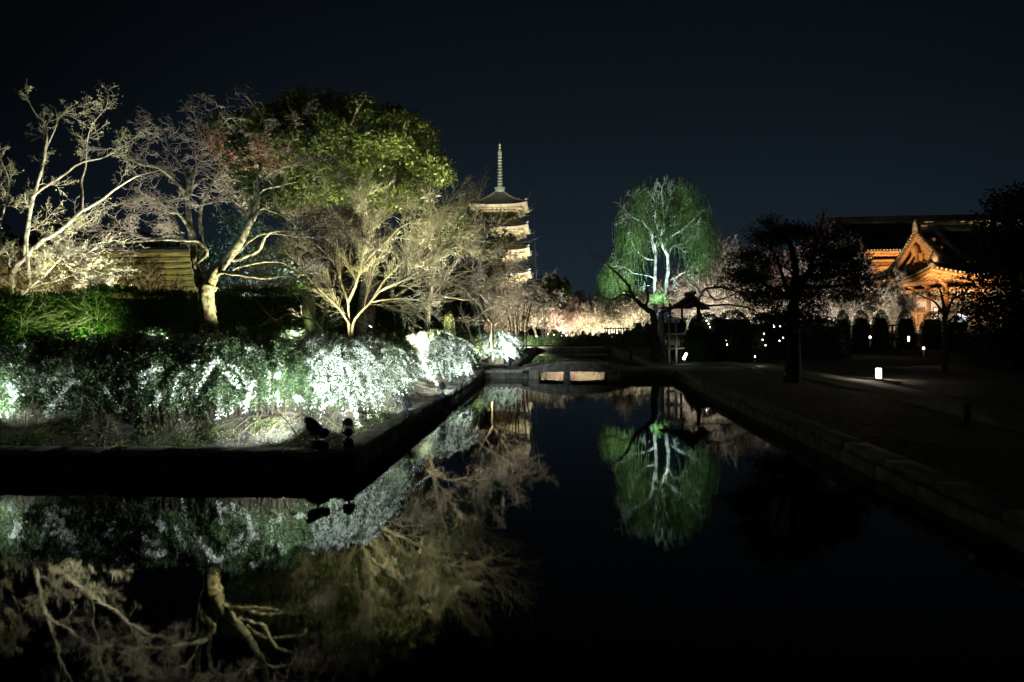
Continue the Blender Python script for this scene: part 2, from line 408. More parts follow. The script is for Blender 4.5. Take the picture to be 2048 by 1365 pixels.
# ------------------------------------------------------------------ lamps
def spot(name, loc, target, power, col, deg=70, blend=0.7, rad=0.08, parent=None):
    ld = bpy.data.lights.new(name, 'SPOT'); ld.energy = power; ld.color = col
    ld.spot_size = math.radians(deg); ld.spot_blend = blend; ld.shadow_soft_size = rad
    o = bpy.data.objects.new(name, ld); COL.objects.link(o)
    d = Vector(target)-Vector(loc)
    o.rotation_mode = 'QUATERNION'; o.rotation_quaternion = d.to_track_quat('-Z', 'Y'); o.location = loc
    if parent is not None:
        o.parent = parent; o.location = Vector(loc)-Vector(parent['base'])
    return o
_fl = {}
def floodlight(loc, target, power, col, label, deg=80, blend=0.8, size=0.34, body='black_metal', base=True, group=None, gap=0.05, stem=0.18):
    """ground floodlight: base box, stem, can-shaped housing with visor and lens, and the lamp itself"""
    loc = Vector(loc); t = thing('garden_floodlight', label, 'floodlight', loc, group)
    hc = loc+Vector((0, 0, stem+size*0.38))
    d = (Vector(target)-hc).normalized()
    R = d.to_track_quat('Z', 'Y').to_matrix()
    if base:
        az = math.atan2(d.y, d.x)
        b = MB().box(loc+Vector((0, 0, 0.045)), (size*0.75, size*0.42, 0.09), Matrix.Rotation(az, 3, 'Z'))
        b.box(loc+Vector((0, 0, 0.10)), (size*0.55, size*0.30, 0.03), Matrix.Rotation(az, 3, 'Z'))
        b.build('base', body, t)
    br = MB().tube([loc+Vector((0, 0, 0.0)), loc+Vector((0, 0, stem)), hc-Vector((0, 0, size*0.18))], 0.016, 6)
    sd = R @ Vector((1, 0, 0))
    br.beam(hc-Vector((0, 0, size*0.2))-sd*size*0.24, hc-sd*size*0.24, 0.012, 0.03)
    br.beam(hc-Vector((0, 0, size*0.2))+sd*size*0.24, hc+sd*size*0.24, 0.012, 0.03)
    br.beam(hc-Vector((0, 0, size*0.2))-sd*size*0.24, hc-Vector((0, 0, size*0.2))+sd*size*0.24, 0.012, 0.03)
    br.build('bracket', body, t)
    s = size
    MB().lathe([(s*.10, -s*.52), (s*.17, -s*.50), (s*.18, -s*.42), (s*.18, -s*.34), (s*.16, -s*.33), (s*.16, -s*.27), (s*.18, -s*.26),
                (s*.18, -s*.20), (s*.16, -s*.19), (s*.19, -s*.10), (s*.22, s*.22), (s*.235, s*.24), (s*.235, s*.33), (s*.20, s*.33), (s*.19, s*.25)],
               14, hc, R).build('housing', body, t, smooth=False)
    # half visor above the lens
    upv = R.inverted() @ Vector((0, 0, 1)); a0 = math.atan2(upv.y, upv.x)
    vs = []
    for i in range(9):
        a = a0-1.3+2.6*i/8
        for r_, z_ in ((s*.238, s*.30), (s*.25, s*(.30+.30*math.cos((a-a0)*0.9))), (s*.243, s*(.30+.30*math.cos((a-a0)*0.9))), (s*.228, s*.30)):
            vs.append(tuple(hc + R @ Vector((r_*math.cos(a), r_*math.sin(a), z_))))
    q = [(i*4+j, i*4+(j+1) % 4, i*4+4+(j+1) % 4, i*4+4+j) for i in range(8) for j in range(4)]
    MB().add(vs, q, ngons=[[0, 1, 2, 3], [32, 35, 34, 33]]).build('visor', body, t)
    MB().lathe([(s*.185, s*.26), (s*.185, s*.27), (s*.12, s*.285)], 14, hc, R).build('lens', 'lamp_cool', t)
    spot('lamp', hc+d*(s*.36+gap), Vector(target), power, col, deg, blend, s*.12, t)
    return t
# ------------------------------------------------------------------ the setting: water, banks, soil, path
XL, XR, YF, YB = -2.92, 4.10, 9.24, 25.66      # left bank, right bank, front of the island, bridge wall
YB2 = 27.5                                      # back of the causeway
PX0, PX1, PY1 = -1.9, 3.5, 50.0
BX0, BX1 = -1.25, 2.15                 # the pond behind the causeway
GZ = 0.30

def sstep(a, b, x):
    t = min(1, max(0, (x-a)/(b-a))); return t*t*(3-2*t)
def hnoise(x, y):
    return 0.03*math.sin(x*2.1+1.3*math.sin(y*1.1))+0.025*math.sin(y*2.9+x*0.7)+0.014*math.sin(x*6.3+y*4.1)+0.010*math.sin(x*11.+y*9.)
def ground_h(x, y):
    if x < XL+0.01 and y > YF-0.01:                # the island on the left: a mound behind the bank
        e = min(y-YF, XL-x)
        if y > YB+1: e = min(e+0, 3)
        h = GZ-0.02+0.58*sstep(0.35, 2.1, e)
        return h + hnoise(x, y)*sstep(0.2, 0.8, e)
    if y > PY1: return GZ+0.25*sstep(PY1, PY1+6, y)+hnoise(x*.3, y*.3)
    if y > YB-0.01 and x < PX0+.01:
        e = min(y-YB, PX0-x); return GZ-.02+0.35*sstep(1.8, 4.0, e)+hnoise(x, y)*sstep(.3, 1, e)
    return GZ-0.02+hnoise(x*.6, y*.6)*0.4

def is_water(x, y):
    if y < 1.6: return False
    if y < YF: return x < XR
    if y < YB: return XL < x < XR
    if YB2 < y < PY1: return PX0 < x < PX1
    if YB <= y <= YB2: return BX0+.1 < x < BX1-.1      # under the bridge
    return False
def axis(cuts, fine):
    out = []
    for (a, b, st) in fine:
        n = max(1, round((b-a)/st)); out += [a+(b-a)*i/n for i in range(n)]
    out.append(fine[-1][1])
    return out
gx = axis(None, [(-700, -60, 60), (-60, -16, 4), (-16, XL-3, .35), (XL-3, XL, 0.12), (XL, PX0, .34), (PX0, BX0+.1, .28), (BX0+.1, BX1-.1, .4), (BX1-.1, PX1, .35), (PX1, XR, .3), (XR, 9.5, .36), (9.5, 30, 1.5), (30, 100, 6), (100, 700, 60)])
gy = axis(None, [(-60, 1.6, 8), (1.6, YF, 1), (YF, YF+3, .12), (YF+3, YB, .35), (YB, YB2, .4), (YB2, 34, .6), (34, PY1, 1.5), (PY1, 60, 1), (60, 120, 6), (120, 900, 60)])
gm = MB(); nx_, ny_ = len(gx), len(gy)
V = [(x, y, ground_h(x, y)) for y in gy for x in gx]
Q = [(j*nx_+i, j*nx_+i+1, (j+1)*nx_+i+1, (j+1)*nx_+i) for j in range(ny_-1) for i in range(nx_-1)
     if not is_water((gx[i]+gx[i+1])/2, (gy[j]+gy[j+1])/2)]
gm.add(V, Q); structure(gm.build('ground', 'soil', smooth=True))
wm = MB()
for (a, b, c, d) in [(-60, XR+.05, 1.4, YF+.1), (XL-.1, XR+.05, YF+.1, YB+.2), (PX0-.1, PX1+.1, YB+.2, PY1+.1)]:
    wm.add([(a, c, 0), (b, c, 0), (b, d, 0), (a, d, 0)], [(0, 1, 2, 3)])
structure(wm.build('water', 'water'))

# gravel paths on the right bank and over the causeway: thin sheets with a rim
def strip(name, pts, w, m, z=GZ+0.016, th=0.05):
    b = MB(); vs = []
    c = spline([Vector((x, y, 0)) for x, y in pts], 8); n = len(c)
    for i in range(n):
        t = (c[min(i+1, n-1)]-c[max(i-1, 0)]).normalized(); s_ = Vector((t.y, -t.x, 0))
        for k in (-1, 1):
            p = c[i]+s_*w*k/2
            vs += [(p.x, p.y, z), (p.x, p.y, z-th)]
    q = []
    for i in range(n-1):
        a = i*4; q += [(a, a+2, a+6, a+4), (a, a+4, a+5, a+1), (a+2, a+3, a+7, a+6)]
    b.add(vs, q)
    return structure(b.build(name, m))
_pp = [PZ(a, b, GZ) for a, b in ((2400, 915), (2150, 865), (1960, 825), (1790, 783), (1690, 763), (1600, 746), (1520, 731), (1440, 724), (1385, 727))]
strip('path', [(v.x, v.y) for v in _pp], 1.3, 'path')
strip('path', [(XL-.2, 26.6), (BX0-.25, 26.6)], 1.2, 'path')
strip('path', [(BX1+.3, 26.6), (6.6, 26.6)], 1.2, 'path', z=GZ+.012)
strip('path', [(24, 45), (17, 42), (12, 40), (11, 48), (16, 56), (30, 60)], 1.8, 'path')

# ------------------------------------------------------------------ stone banks: every block its own part
blk_mesh = {}
def block_mesh(l, w, h, key, m):
    """rough hewn block with chipped, bevelled edges, centred on its base"""
    k = (round(l, 2), round(w, 2), round(h, 2), key, m)
    if k in blk_mesh: return blk_mesh[k]
    rs = random.Random(hash(k[:3]) % 1000+key)
    b = 0.018
    xs = [-l/2, -l/2+b, -l/6, l/6, l/2-b, l/2]; vs = []; ring = []
    for i, x in enumerate(xs):
        f = b if i in (0, 5) else 0
        r = [(-w/2+f, b), (-w/2+b, f), (w/2-b, f), (w/2-f, b), (w/2-f, h-b), (w/2-b, h-f), (-w/2+b, h-f), (-w/2+f, h-b)]
        ring.append([(x+rs.uniform(-.004, .004), y+rs.uniform(-.007, .007), z+rs.uniform(-.007, .007)) for y, z in r])
    for r in ring: vs += r
    q = [(i*8+j, i*8+(j+1) % 8, i*8+8+(j+1) % 8, i*8+8+j) for i in range(5) for j in range(8)]
    mb = MB().add(vs, q, ngons=[list(range(8))[::-1], list(range(40, 48))])
    me = mb.mesh('stone', M[m]); blk_mesh[k] = me
    return me
def block(parent, x, y, z, l, w, h, rz=0, m='stone', ry=0.0, name='stone'):
    o = bpy.data.objects.new(name, block_mesh(l, w, h, random.randrange(3), m)); COL.objects.link(o)
    o.parent = parent; b = parent['base']
    o.location = (x-b[0]+ur(-.006, .006), y-b[1]+ur(-.008, .008), z-b[2]+ur(-.006, .004))
    o.rotation_euler = (ur(-.01, .01), ry+ur(-.006, .006), rz+ur(-.008, .008))
    return o
def bank(label, a, b, inward, m='stone', lens=(0.72, 0.84, 0.96), h0=0.20, cap=0.13, wcap=0.34):
    """retaining wall from a to b: a course of blocks below, cap stones on top"""
    a, b = Vector((*a, 0)), Vector((*b, 0)); d = (b-a); L = d.length; d.normalize()
    t = thing('retaining_wall', label, 'stone wall', tuple(a), 'stone retaining walls round the water')
    rz = math.atan2(d.y, d.x); iv = Vector((*inward, 0))
    s_ = 0.0
    while s_ < L-.25:
        l = min(random.choice(lens), L-s_); p = a+d*(s_+l/2)+iv*0.14
        block(t, p.x, p.y, -0.12, l-.012, 0.26, h0+.12, rz, 'stone_wet_shade'); s_ += l
    s_ = -0.0
    while s_ < L-.25:
        l = min(random.choice(lens)*1.15, L-s_); p = a+d*(s_+l/2)+iv*(wcap/2-.03)
        block(t, p.x, p.y, h0+.004, l-.012, wcap, cap, rz, m); s_ += l
    return t
bank('low stone wall along the left side of the canal, spotlights standing on it', (XL, YF+.0), (XL, YB-.35), (-1, 0))
bank('low stone wall along the front of the shrub bed, in the dark foreground', (XL-.02, YF), (-15.6, YF), (0, 1))
bank('long low stone wall along the right side of the canal', (XR, YB-.35), (XR, 1.4), (1, 0), m='stone_wet_shade', lens=(.8, .95, 1.1))  # darker cap stones paint the dimness of this bank into the colour
bank('stone wall left of the bridge at the end of the canal', (XL-.30, YB), (BX0, YB), (0, 1), m='stone_bridge', lens=(.42, .5, .6), h0=.20)
bank('stone wall right of the bridge at the end of the canal', (BX1, YB), (XR+2.6, YB), (0, 1), m='stone_bridge', lens=(.45, .6, .7), h0=.20)
bank('far stone edge of the back pond below the blossom trees', (PX0-2, PY1), (PX1+2, PY1), (0, 1), lens=(1.4, 1.7, 1.9))
bank('rear stone edge of the causeway beside the bridge', (PX0-.1, YB2), (BX0, YB2), (0, -1), lens=(.6, .7))
bank('rear stone edge of the causeway right of the bridge', (BX1, YB2), (PX1, YB2), (0, -1), lens=(.8, .9))
bank('left stone edge of the back pond beside the farthest spirea', (PX0, YB2), (PX0, PY1), (-1, 0), lens=(1.0, 1.2))
bank('right stone edge of the back pond towards the willow', (PX1, YB2), (PX1, PY1), (1, 0), lens=(1.0, 1.2))

# ------------------------------------------------------------------ stone slab bridge, gently arched, on one middle pier
br = thing('stone_bridge', 'low arched stone slab bridge with two openings at the end of the canal', 'bridge', (.45, YB, 0))
bx0, bx1 = BX0, BX1
def btop(x): return GZ+0.03+0.33*math.sin(PI*min(1, max(0, (x+2.0)/4.9)))**1.3
def bbot(x): return 0.175+0.075*math.sin(PI*min(1, max(0, (x-bx0)/(bx1-bx0))))
oL = PZ(1079, 757, 0).x; oR = PZ(1214, 756, 0).x; pL = PZ(1127, 757, 0).x; pR = PZ(1141, 757, 0).x
def bpiece(x0, x1, y0, y1, z0a, z0b, z1a, z1b, name, m='stone_bridge'):
    g = .005
    vs = [(x0+g, y0, z0a), (x1-g, y0, z0b), (x1-g, y1, z0b), (x0+g, y1, z0a), (x0+g, y0, z1a), (x1-g, y0, z1b), (x1-g, y1, z1b), (x0+g, y1, z1a)]
    vs = [(x+ur(-.004, .004), y+ur(-.008, .008), z+ur(-.004, .004)) for x, y, z in vs]
    o = MB().add(vs, [(0, 1, 2, 3)[::-1], (4, 5, 6, 7), (0, 1, 5, 4), (1, 2, 6, 5), (2, 3, 7, 6), (3, 0, 4, 7)]).build(name, m, br)
    md = o.modifiers.new('bevel', 'BEVEL'); md.width = .012; md.segments = 1
    return o
x = bx0
while x < bx1-.05:                                  # facing stones over the openings, two rows
    x1 = min(bx1, x+random.choice((.42, .5, .58)))
    for y0, y1 in ((YB-.02, YB+.30), (YB2-.30, YB2+.02)):
        bpiece(x, x1, y0, y1, bbot(x), bbot(x1), btop(x)-.135, btop(x1)-.135, 'facing_stone')
    x = x1
x = bx0-.32
while x < bx1+.3:                                   # kerb stones along both sides of the deck
    x1 = min(bx1+.35, x+random.choice((.6, .7)))
    for y0, y1 in ((YB-.07, YB+.28), (YB2-.28, YB2+.07)):
        bpiece(x, x1, y0, y1, btop(x)-.13, btop(x1)-.13, btop(x), btop(x1), 'kerb_stone')
    x = x1
for y0, y1 in ((YB+.305, YB+.77), (YB+.78, YB+1.25), (YB+1.26, YB2-.305)):   # deck slabs
    for i in range(6):
        a = bx0-.3+(bx1-bx0+.6)*i/6; b_ = bx0-.3+(bx1-bx0+.6)*(i+1)/6
        bpiece(a, b_, y0, y1, btop(a)-.2, btop(b_)-.2, btop(a)-.03, btop(b_)-.03, 'deck_slab')
bpiece(pL, pR, YB+.05, YB2-.05, -.3, -.3, bbot(.2)+.02, bbot(.2)+.02, 'pier')
bpiece(bx0-.02, oL, YB+.0, YB2, -.3, -.3, bbot(oL)+.02, bbot(oL)+.02, 'abutment')
bpiece(oR, bx1+.02, YB+.0, YB2, -.3, -.3, bbot(oR)+.02, bbot(oR)+.02, 'abutment')

# pebbles, dry leaves and moss tufts on the bank
pm = MB()
for i in range(5200):
    if random.random() < .5: x, e = ur(-13, XL-.3), ur(.35, 1.7); y = YF+e
    else: y, e = ur(YF+.3, YB), ur(.35, 1.7); x = XL-e
    if min(y-YF, XL-x) < .3: continue
    z = ground_h(x, y); r = ur(.006, .020)*(1.6 if random.random() < .04 else 1)
    pm.add([(x-r, y-r*.8, z-.003), (x+r, y-r*.6, z-.003), (x+r*.7, y+r, z-.003), (x-r*.8, y+r*.8, z-.003), (x+ur(-r, r)*.3, y, z+r*.8)],
           tris=[(0, 1, 4), (1, 2, 4), (2, 3, 4), (3, 0, 4)])
tag(pm.build('pebbles', 'pebble', kind='stuff'), 'small pebbles and clods scattered over the soil bank', 'pebbles')
lp = []
for i in range(5200):
    if random.random() < .55: x = ur(-13, XL-.25); y = YF+ur(.30, 1.9)
    else: y = ur(YF+.3, YB); x = XL-ur(.30, 1.8)
    lp.append((x, y, ground_h(x, y)+.006))
lm = MB().leaves(lp, .035, .5, dirs=np.tile([0, 0, .0], (len(lp), 1)))
tag(lm.build('leaf_litter', 'litter', kind='stuff'), 'dry fallen leaves and twig bits on the soil bank', 'leaf litter')
tp, td = [], []
cl = [(ur(-13, XL-.4), YF+ur(.35, 1.25)) for _ in range(70)]+[(XL-ur(.35, .9), ur(YF+.3, 14)) for _ in range(14)]
for (cx, cy) in cl:
    s_ = ur(.08, .3)
    for k in range(int(150*s_/.2)):
        x, y = cx+gs(0, s_), cy+gs(0, s_*.55)
        if y < YF+.27 or x > XL-.27: continue
        tp.append((x, y, ground_h(x, y)-.004)); td.append((gs(0, .4), gs(0, .4), 1.3))
tf = MB().leaves(tp, .045, .16, dirs=td, jit=.25)
tag(tf.build('moss_and_grass', 'grass', kind='stuff'), 'yellow green moss and short grass tufts on the bank edge', 'moss')
# roots creeping over the bank
S = []
for i in range(90):
    if i % 2: x, y, dx, dy = ur(-9, XL-1.3), YF+ur(1.2, 1.6), gs(0, .5), -1
    else: y, x, dx, dy = ur(11.5, 23), XL-ur(1.1, 1.6), 1, gs(0, .5)
    L = ur(.4, 1.1); n = 10; r = ur(.004, .011)
    for k in range(n):
        dx, dy, _ = norm3(dx+gs(0, .35), dy+gs(0, .35), 0); nx, ny = x+dx*L/n, y+dy*L/n
        if ny < YF+.25 or nx > XL-.25: break
        S.append((x, y, ground_h(x, y)+.006, nx, ny, ground_h(nx, ny)+.006, r*(1-k/n*.7), r*(1-(k+1)/n*.7))); x, y = nx, ny
tag(MB().segs(S, 4).build('roots', 'twig_brown', kind='stuff'), 'thin roots creeping over the soil bank under the shrubs', 'roots')
# ------------------------------------------------------------------ flowering shrubs of the bank
def shrub(label, cx, cy, rx, ry, top, n, flower=0.4, leaf=1.0, rot=0.0, name='spirea_shrub', lm='leaf_spirea', lsz=.026, fsz=.026,
          spread=1.0, arch=1.0, core=0.34, base=None, hang=0.25, group='flowering shrubs on the left bank', nl=46, nf=20, fw=.015):
    """arching stems from a long root patch, small leaves along them and white flower sprays on some"""
    zb = ground_h(cx, cy) if base is None else base
    t = thing(name, label, 'shrub', (cx, cy, zb), group)
    S, lp, ld, ls, fp = [], [], [], [], []
    cr_, sr_ = math.cos(rot), math.sin(rot)
    for i in range(n):
        a = ur(0, 2*PI); q = random.random()**.5
        ex, ey = math.cos(a)*q, math.sin(a)*q
        bx, by = ex*rx*core+ (ur(-1, 1)*max(0, rx-ry)*.8), ey*ry*core
        H = (top-zb)*(1-.20*q**2.5)*(ur(.74, 1.05) if random.random() < .58 else ur(.28, .76))
        tx, ty = bx+ex*min(rx, ry)*(1-core)*spread*ur(.85, 1.25)+gs(0, .10), by+ey*ry*(1-core)*spread*ur(.85, 1.25)+gs(0, .05)
        if abs(tx) > rx*1.12: tx *= rx*1.12/abs(tx)
        droop = min(.92, ur(.05, .85)*(.15+q)*arch*(.6+hang*.5))*H
        X0, Y0 = cx+bx*cr_-by*sr_, cy+bx*sr_+by*cr_
        X1, Y1 = cx+tx*cr_-ty*sr_, cy+tx*sr_+ty*cr_
        gz = ground_h(X0, Y0) if base is None else base
        m = 10; pp = None; r0 = ur(.002, .005)
        fl = random.random() < flower
        la, lb_ = gs(0, .16), gs(0, .12); fs = ur(.42, .75); nfk = int(nf*ur(.35, 1.25))
        wob = [gs(0, .02) for _ in range(3)]
        if fl:
            droop *= ur(.9, 1.15); f_ = ur(1.0, 1.18)
            X1, Y1 = X0+(X1-X0)*f_, Y0+(Y1-Y0)*f_
        for k in range(m+1):
            s_ = k/m
            h = H*(1-(1-s_/.62)**2.1) if s_ < .62 else H-droop*((s_-.62)/.38)**1.6
            o_ = s_**1.15
            c2 = max(0, s_-.35)**1.5*1.9
            p = (X0+(X1-X0)*o_+wob[0]*math.sin(s_*6)+la*c2, Y0+(Y1-Y0)*o_+wob[1]*math.sin(s_*5+1)+lb_*c2, max(gz+h, gz+.03*s_+.01) if s_ > .3 else gz+h)
            if pp:
                S.append((*pp, *p, r0*(1-.75*(k-1)/m), r0*(1-.75*k/m)))
                if s_ > .16:
                    c_ = nl*leaf/m*(0.25 if fl and s_ > .5 else 1)*(.5+s_)
                    for _ in range(int(c_)+(random.random() < c_ % 1)):
                        f = random.random(); w_ = .028+.03*(1-s_)
                        lp.append((pp[0]+(p[0]-pp[0])*f+gs(0, w_), pp[1]+(p[1]-pp[1])*f+gs(0, w_), pp[2]+(p[2]-pp[2])*f+gs(0, w_)))
                if fl and s_ > fs:
                    for _ in range(nfk):
                        f = random.random(); w_ = fw
                        fp.append((pp[0]+(p[0]-pp[0])*f+gs(0, w_), pp[1]+(p[1]-pp[1])*f+gs(0, w_), pp[2]+(p[2]-pp[2])*f+gs(0, w_)))
            pp = p
    MB().segs(S, 3).build('stems', 'shrub_stem', t, kind='stuff')
    MB().leaves(lp, lsz, .55).build('foliage', lm, t)
    if fp: MB().leaves(fp, fsz, .9).build('blossom', 'blossom_white', t)
    return t

# the long row along the front of the island, left to right (depths of 10.3 to 12.4 m)
row = [  # px, depth, rx, ry, stems, flowers, label
 (-90, 11.6, .85, .75, 420, .10, 'shrub at the left edge of the photo, half cut off, dim leaves'),
 (60, 11.5, .80, .78, 560, .24, 'dim leafy shrub second from the left edge above the dark bank'),
 (210, 11.4, .78, .76, 560, .38, 'leafy shrub with a few white sprays left of the flowering middle shrubs'),
 (345, 11.3, .72, .74, 560, .34, 'shrub with bright white arching flower sprays left of the maple trunk'),
 (460, 11.3, .70, .72, 560, .50, 'white flowering shrub in front of the maple trunk'),
 (560, 11.4, .66, .74, 520, .42, 'dense white flowering shrub behind the tilted floodlight'),
]
for px, d, rx, ry, n, fl, lb in row:
    p = PG(px, d-.15, 0); shrub(lb, p.x, p.y, rx, ry, 1.90+ur(-.05, .07), int(n*.8), flower=fl*.36, hang=.9, lsz=.036, fsz=.032, nf=38, fw=.019, nl=72, core=.6, spread=1.15, name='flowering_shrub')
p = PG(672, 12.1, 0)
shrub('brightest spirea shrub at the bank corner, glaring white in its spotlight', p.x, p.y, .98, .98, 1.88, 1000, flower=.42, hang=.8, spread=1.0, lsz=.028)
p = PG(748, 14.3, 0)
shrub('dim spirea shrub between the glaring corner shrub and the next lit one', p.x, p.y, .78, .85, 1.80, 520, flower=.22, hang=.4, nl=40)
p = PG(792, 17.0, 0)
shrub('half lit spirea shrub beside the third and fourth spotlights', p.x, p.y, .85, .9, 1.80, 520, flower=.28, hang=.45, nl=40)
p = PG(872, 20.2, 0)
shrub('bright round spirea shrub above the two farthest spotlights', p.x, p.y, 1.12, 1.1, 1.86, 950, flower=.42, hang=.6, nl=42, lsz=.036, fsz=.032)
p = PG(992, 30.5, 0)
shrub('farthest bright white spirea shrub beyond the bridge wall', p.x, p.y, .95, .9, 1.72, 560, flower=.55, hang=.5, nl=34, lsz=.05, fsz=.045)
p = PG(930, 27.5, 0)
shrub('dark unlit shrub between the two farthest bright spirea shrubs', p.x, p.y, .9, .8, 1.62, 260, flower=.05, hang=.4, nl=30, lsz=.05)
# a second row fills the bed behind the front one
for px, d, top, lb in ((-40, 13.0, 1.95, 'rear shrub of the bed at the far left edge'), (120, 12.9, 1.96, 'rear shrub of the bed below the bright green hedge patch'),
                      (275, 12.7, 1.97, 'rear shrub of the bed right of the bright hedge patch'), (505, 13.0, 1.97, 'rear shrub just right of the maple trunk'),
                      (590, 13.2, 1.96, 'rear shrub below the low drooping branch'), (668, 14.0, 1.92, 'rear shrub at the foot of the pale bare tree'),
                      (756, 16.0, 1.92, 'rear shrub right of the foot of the pale bare tree')):
    p = PG(px, d, 0); shrub(lb, p.x, p.y, .85, .7, top, 260, flower=.10, hang=.3, nl=40, lsz=.036)

# ------------------------------------------------------------------ clipped hedge behind the bed and other dark evergreens
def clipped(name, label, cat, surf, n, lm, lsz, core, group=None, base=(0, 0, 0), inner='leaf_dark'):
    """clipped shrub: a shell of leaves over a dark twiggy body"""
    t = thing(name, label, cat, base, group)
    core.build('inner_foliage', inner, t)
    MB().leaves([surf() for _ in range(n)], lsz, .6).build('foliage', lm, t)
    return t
hy = 15.3
hx0, hx1 = PG(-160, hy, 0).x, PG(600, hy, 0).x
def hedge_surf():
    x = ur(hx0, hx1); f = random.random()
    top = 2.81+.08*math.sin(x*1.7)+.05*math.sin(x*4.1)+.04*math.sin(x*9.3)
    bumpy = .10*math.sin(x*2.3)+.06*math.sin(x*5.1+1)
    if f < .80: return (x, hy-.5-bumpy-ur(-.03, .22), .85+(top-.85)*random.random())
    return (x, hy-.6+ur(0, .9), top+abs(gs(0, .07))-.02)
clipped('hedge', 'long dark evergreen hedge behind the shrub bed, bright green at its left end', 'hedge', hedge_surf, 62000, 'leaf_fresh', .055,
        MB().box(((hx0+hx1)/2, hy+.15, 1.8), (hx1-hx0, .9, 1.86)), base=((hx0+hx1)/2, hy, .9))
# climbing stems on the lit part of the hedge
S = []
for i in range(60):
    q = P(ur(40, 230), ur(610, 655), 15.3)
    grow(S, (q.x, q.y, q.z), norm3(gs(0, 1), -.2, gs(0, .7)), ur(.2, .55), .006, 1, opts(mx=2, n=(3, 4, 3), kids=(0, .6, 0), rmin=.003))
tag(MB().segs(S, 3).build('creeper', 'twig_yellow', kind='stuff'), 'pale dry creeper stems tangled on the bright hedge patch', 'creeper')

def dome_surf(c, r, h, sq=1.0):
    def f():
        a, u = ur(0, 2*PI), random.random()
        if sq > 1: rr, zz = (r, u*h*.75) if random.random() < .6 else (r*math.sqrt(1-u*u) if u < 1 else 0, h*.75+u*h*.25)
        else: rr, zz = r*math.sqrt(max(0, 1-u**2.6)), u*h
        k = 1+gs(0, .025)
        return (c.x+math.cos(a)*rr*k, c.y+math.sin(a)*rr*k, c.z+zz*k)
    return f
def dome_core(c, r, h):
    return MB().lathe([(r*.88*math.sqrt(max(0, 1-(i/8)**2.6)), h*.93*i/8) for i in range(8)], 16, c)
def dome(label, px, py, d, wpx, htop, name='clipped_shrub', lm='leaf_dark', n=5000, lsz=.05, group='clipped round shrubs', gz=None):
    c = PG(px, d, GZ if gz is None else gz); r = wpx/F*d/2
    h = P(px, htop, d).z-c.z
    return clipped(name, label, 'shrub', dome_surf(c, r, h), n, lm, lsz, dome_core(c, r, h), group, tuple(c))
for px, w, top, d, lb in ((1722, 37, 622, 38, 'round clipped dark shrub, leftmost of the row before the hall'),
                        (1761, 37, 622, 38, 'round clipped dark shrub, second of the row before the hall'),
                        (1811, 41, 623, 38, 'round clipped dark shrub, third of the row before the hall'),
                        (1862, 42, 625, 38, 'round clipped dark shrub, fourth of the row, half lost in the dark'),
                        (1912, 42, 632, 38, 'round clipped dark shrub, rightmost of the row, lost in the dark')):
    dome(lb, px, 650, d, w, top, gz=.4, n=3500, lsz=.06)
dome('green lit clipped shrub at the left end of the round shrub row', 1685, 650, 37, 34, 624, lm='leaf_green', n=3500, lsz=.07, gz=.4)
# dark low shrubs along the far bank of the back pond
for i, (px, w, top, d) in enumerate(((1060, 60, 672, 51.6), (1112, 66, 668, 51.7), (1172, 70, 671, 51.6), (1232, 60, 668, 51.7), (1285, 70, 655, 48))):
    dome(('dark rounded shrub on the far pond bank, ' + ('farthest left', 'second from left', 'in the middle', 'second from right', 'farthest right, beside the willow')[i]),
         px, 690, d, w, top, n=5000, lsz=.09, group='dark shrubs on the far pond bank', gz=.42)
# dark shrubbery between willow and pine
for px, w, top, d, lb in ((1412, 90, 628, 33, 'dark round evergreen shrub right of the roofed notice stand'), (1465, 84, 622, 36, 'dark round evergreen shrub behind the notice stand lamps'),
                        (1528, 110, 632, 34, 'broad dark evergreen shrub left of the pine'), (1640, 110, 640, 34, 'broad dark shrub right of the pine trunk'),
                        (1500, 70, 655, 30, 'low dark shrub in front of the broad dark ones'), (1395, 60, 655, 31, 'low dark shrub beside the stand posts')):
    dome(lb, px, 690, d, w, top, n=7000, lsz=.075, group='dark evergreen shrubs on the right bank')
# dark evergreen shrubs closing the view under the bare trees
for i, (px, w, top, d) in enumerate(((560, 130, 596, 29), (640, 130, 604, 28), (712, 120, 600, 29), (790, 130, 606, 28), (862, 120, 603, 29), (925, 70, 622, 30))):
    dome('dim evergreen shrub under the bare trees behind the bed, ' + ('leftmost', 'second from the left', 'third from the left', 'in the middle', 'second from the right', 'rightmost')[i],
         px, 690, d, w, top, lm='leaf_dark' if i > 4 else 'leaf_green', n=7000, lsz=.09, group='evergreen shrubs under the bare trees', gz=.85)
# bright yellow green clipped column
c = PG(899, 24, .85); hh = P(899, 629, 24).z-.85
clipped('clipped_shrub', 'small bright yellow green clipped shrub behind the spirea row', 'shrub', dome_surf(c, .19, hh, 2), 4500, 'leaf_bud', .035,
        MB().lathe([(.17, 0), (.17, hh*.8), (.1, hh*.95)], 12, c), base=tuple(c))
# far dark clipped trees at the horizon
for px, w, top, d, lb in ((1082, 40, 560, 98, 'far dark rounded tree right of the pagoda, leftmost of three'), (1107, 44, 551, 100, 'far dark rounded tree right of the pagoda, tallest of three'),
                        (1131, 30, 560, 98, 'far dark rounded tree right of the pagoda, rightmost of three')):
    dome(lb, px, 600, d, w, top, name='rounded_tree', lm='leaf_green', n=5000, lsz=.30, group='far rounded trees beside the pagoda', gz=1.5)
# ------------------------------------------------------------------ trees
def finish_tree(t, mb, S, bark, twig, k=3, trunk='trunk', leaves=None):
    mb.build(trunk, bark, t, smooth=True)
    if S: MB().segs(S, k).build('branches', twig, t, kind='stuff')
    for (nm, pts, size, wid, m) in (leaves or []):
        if len(pts): MB().leaves(pts, size, wid).build(nm, m, t)

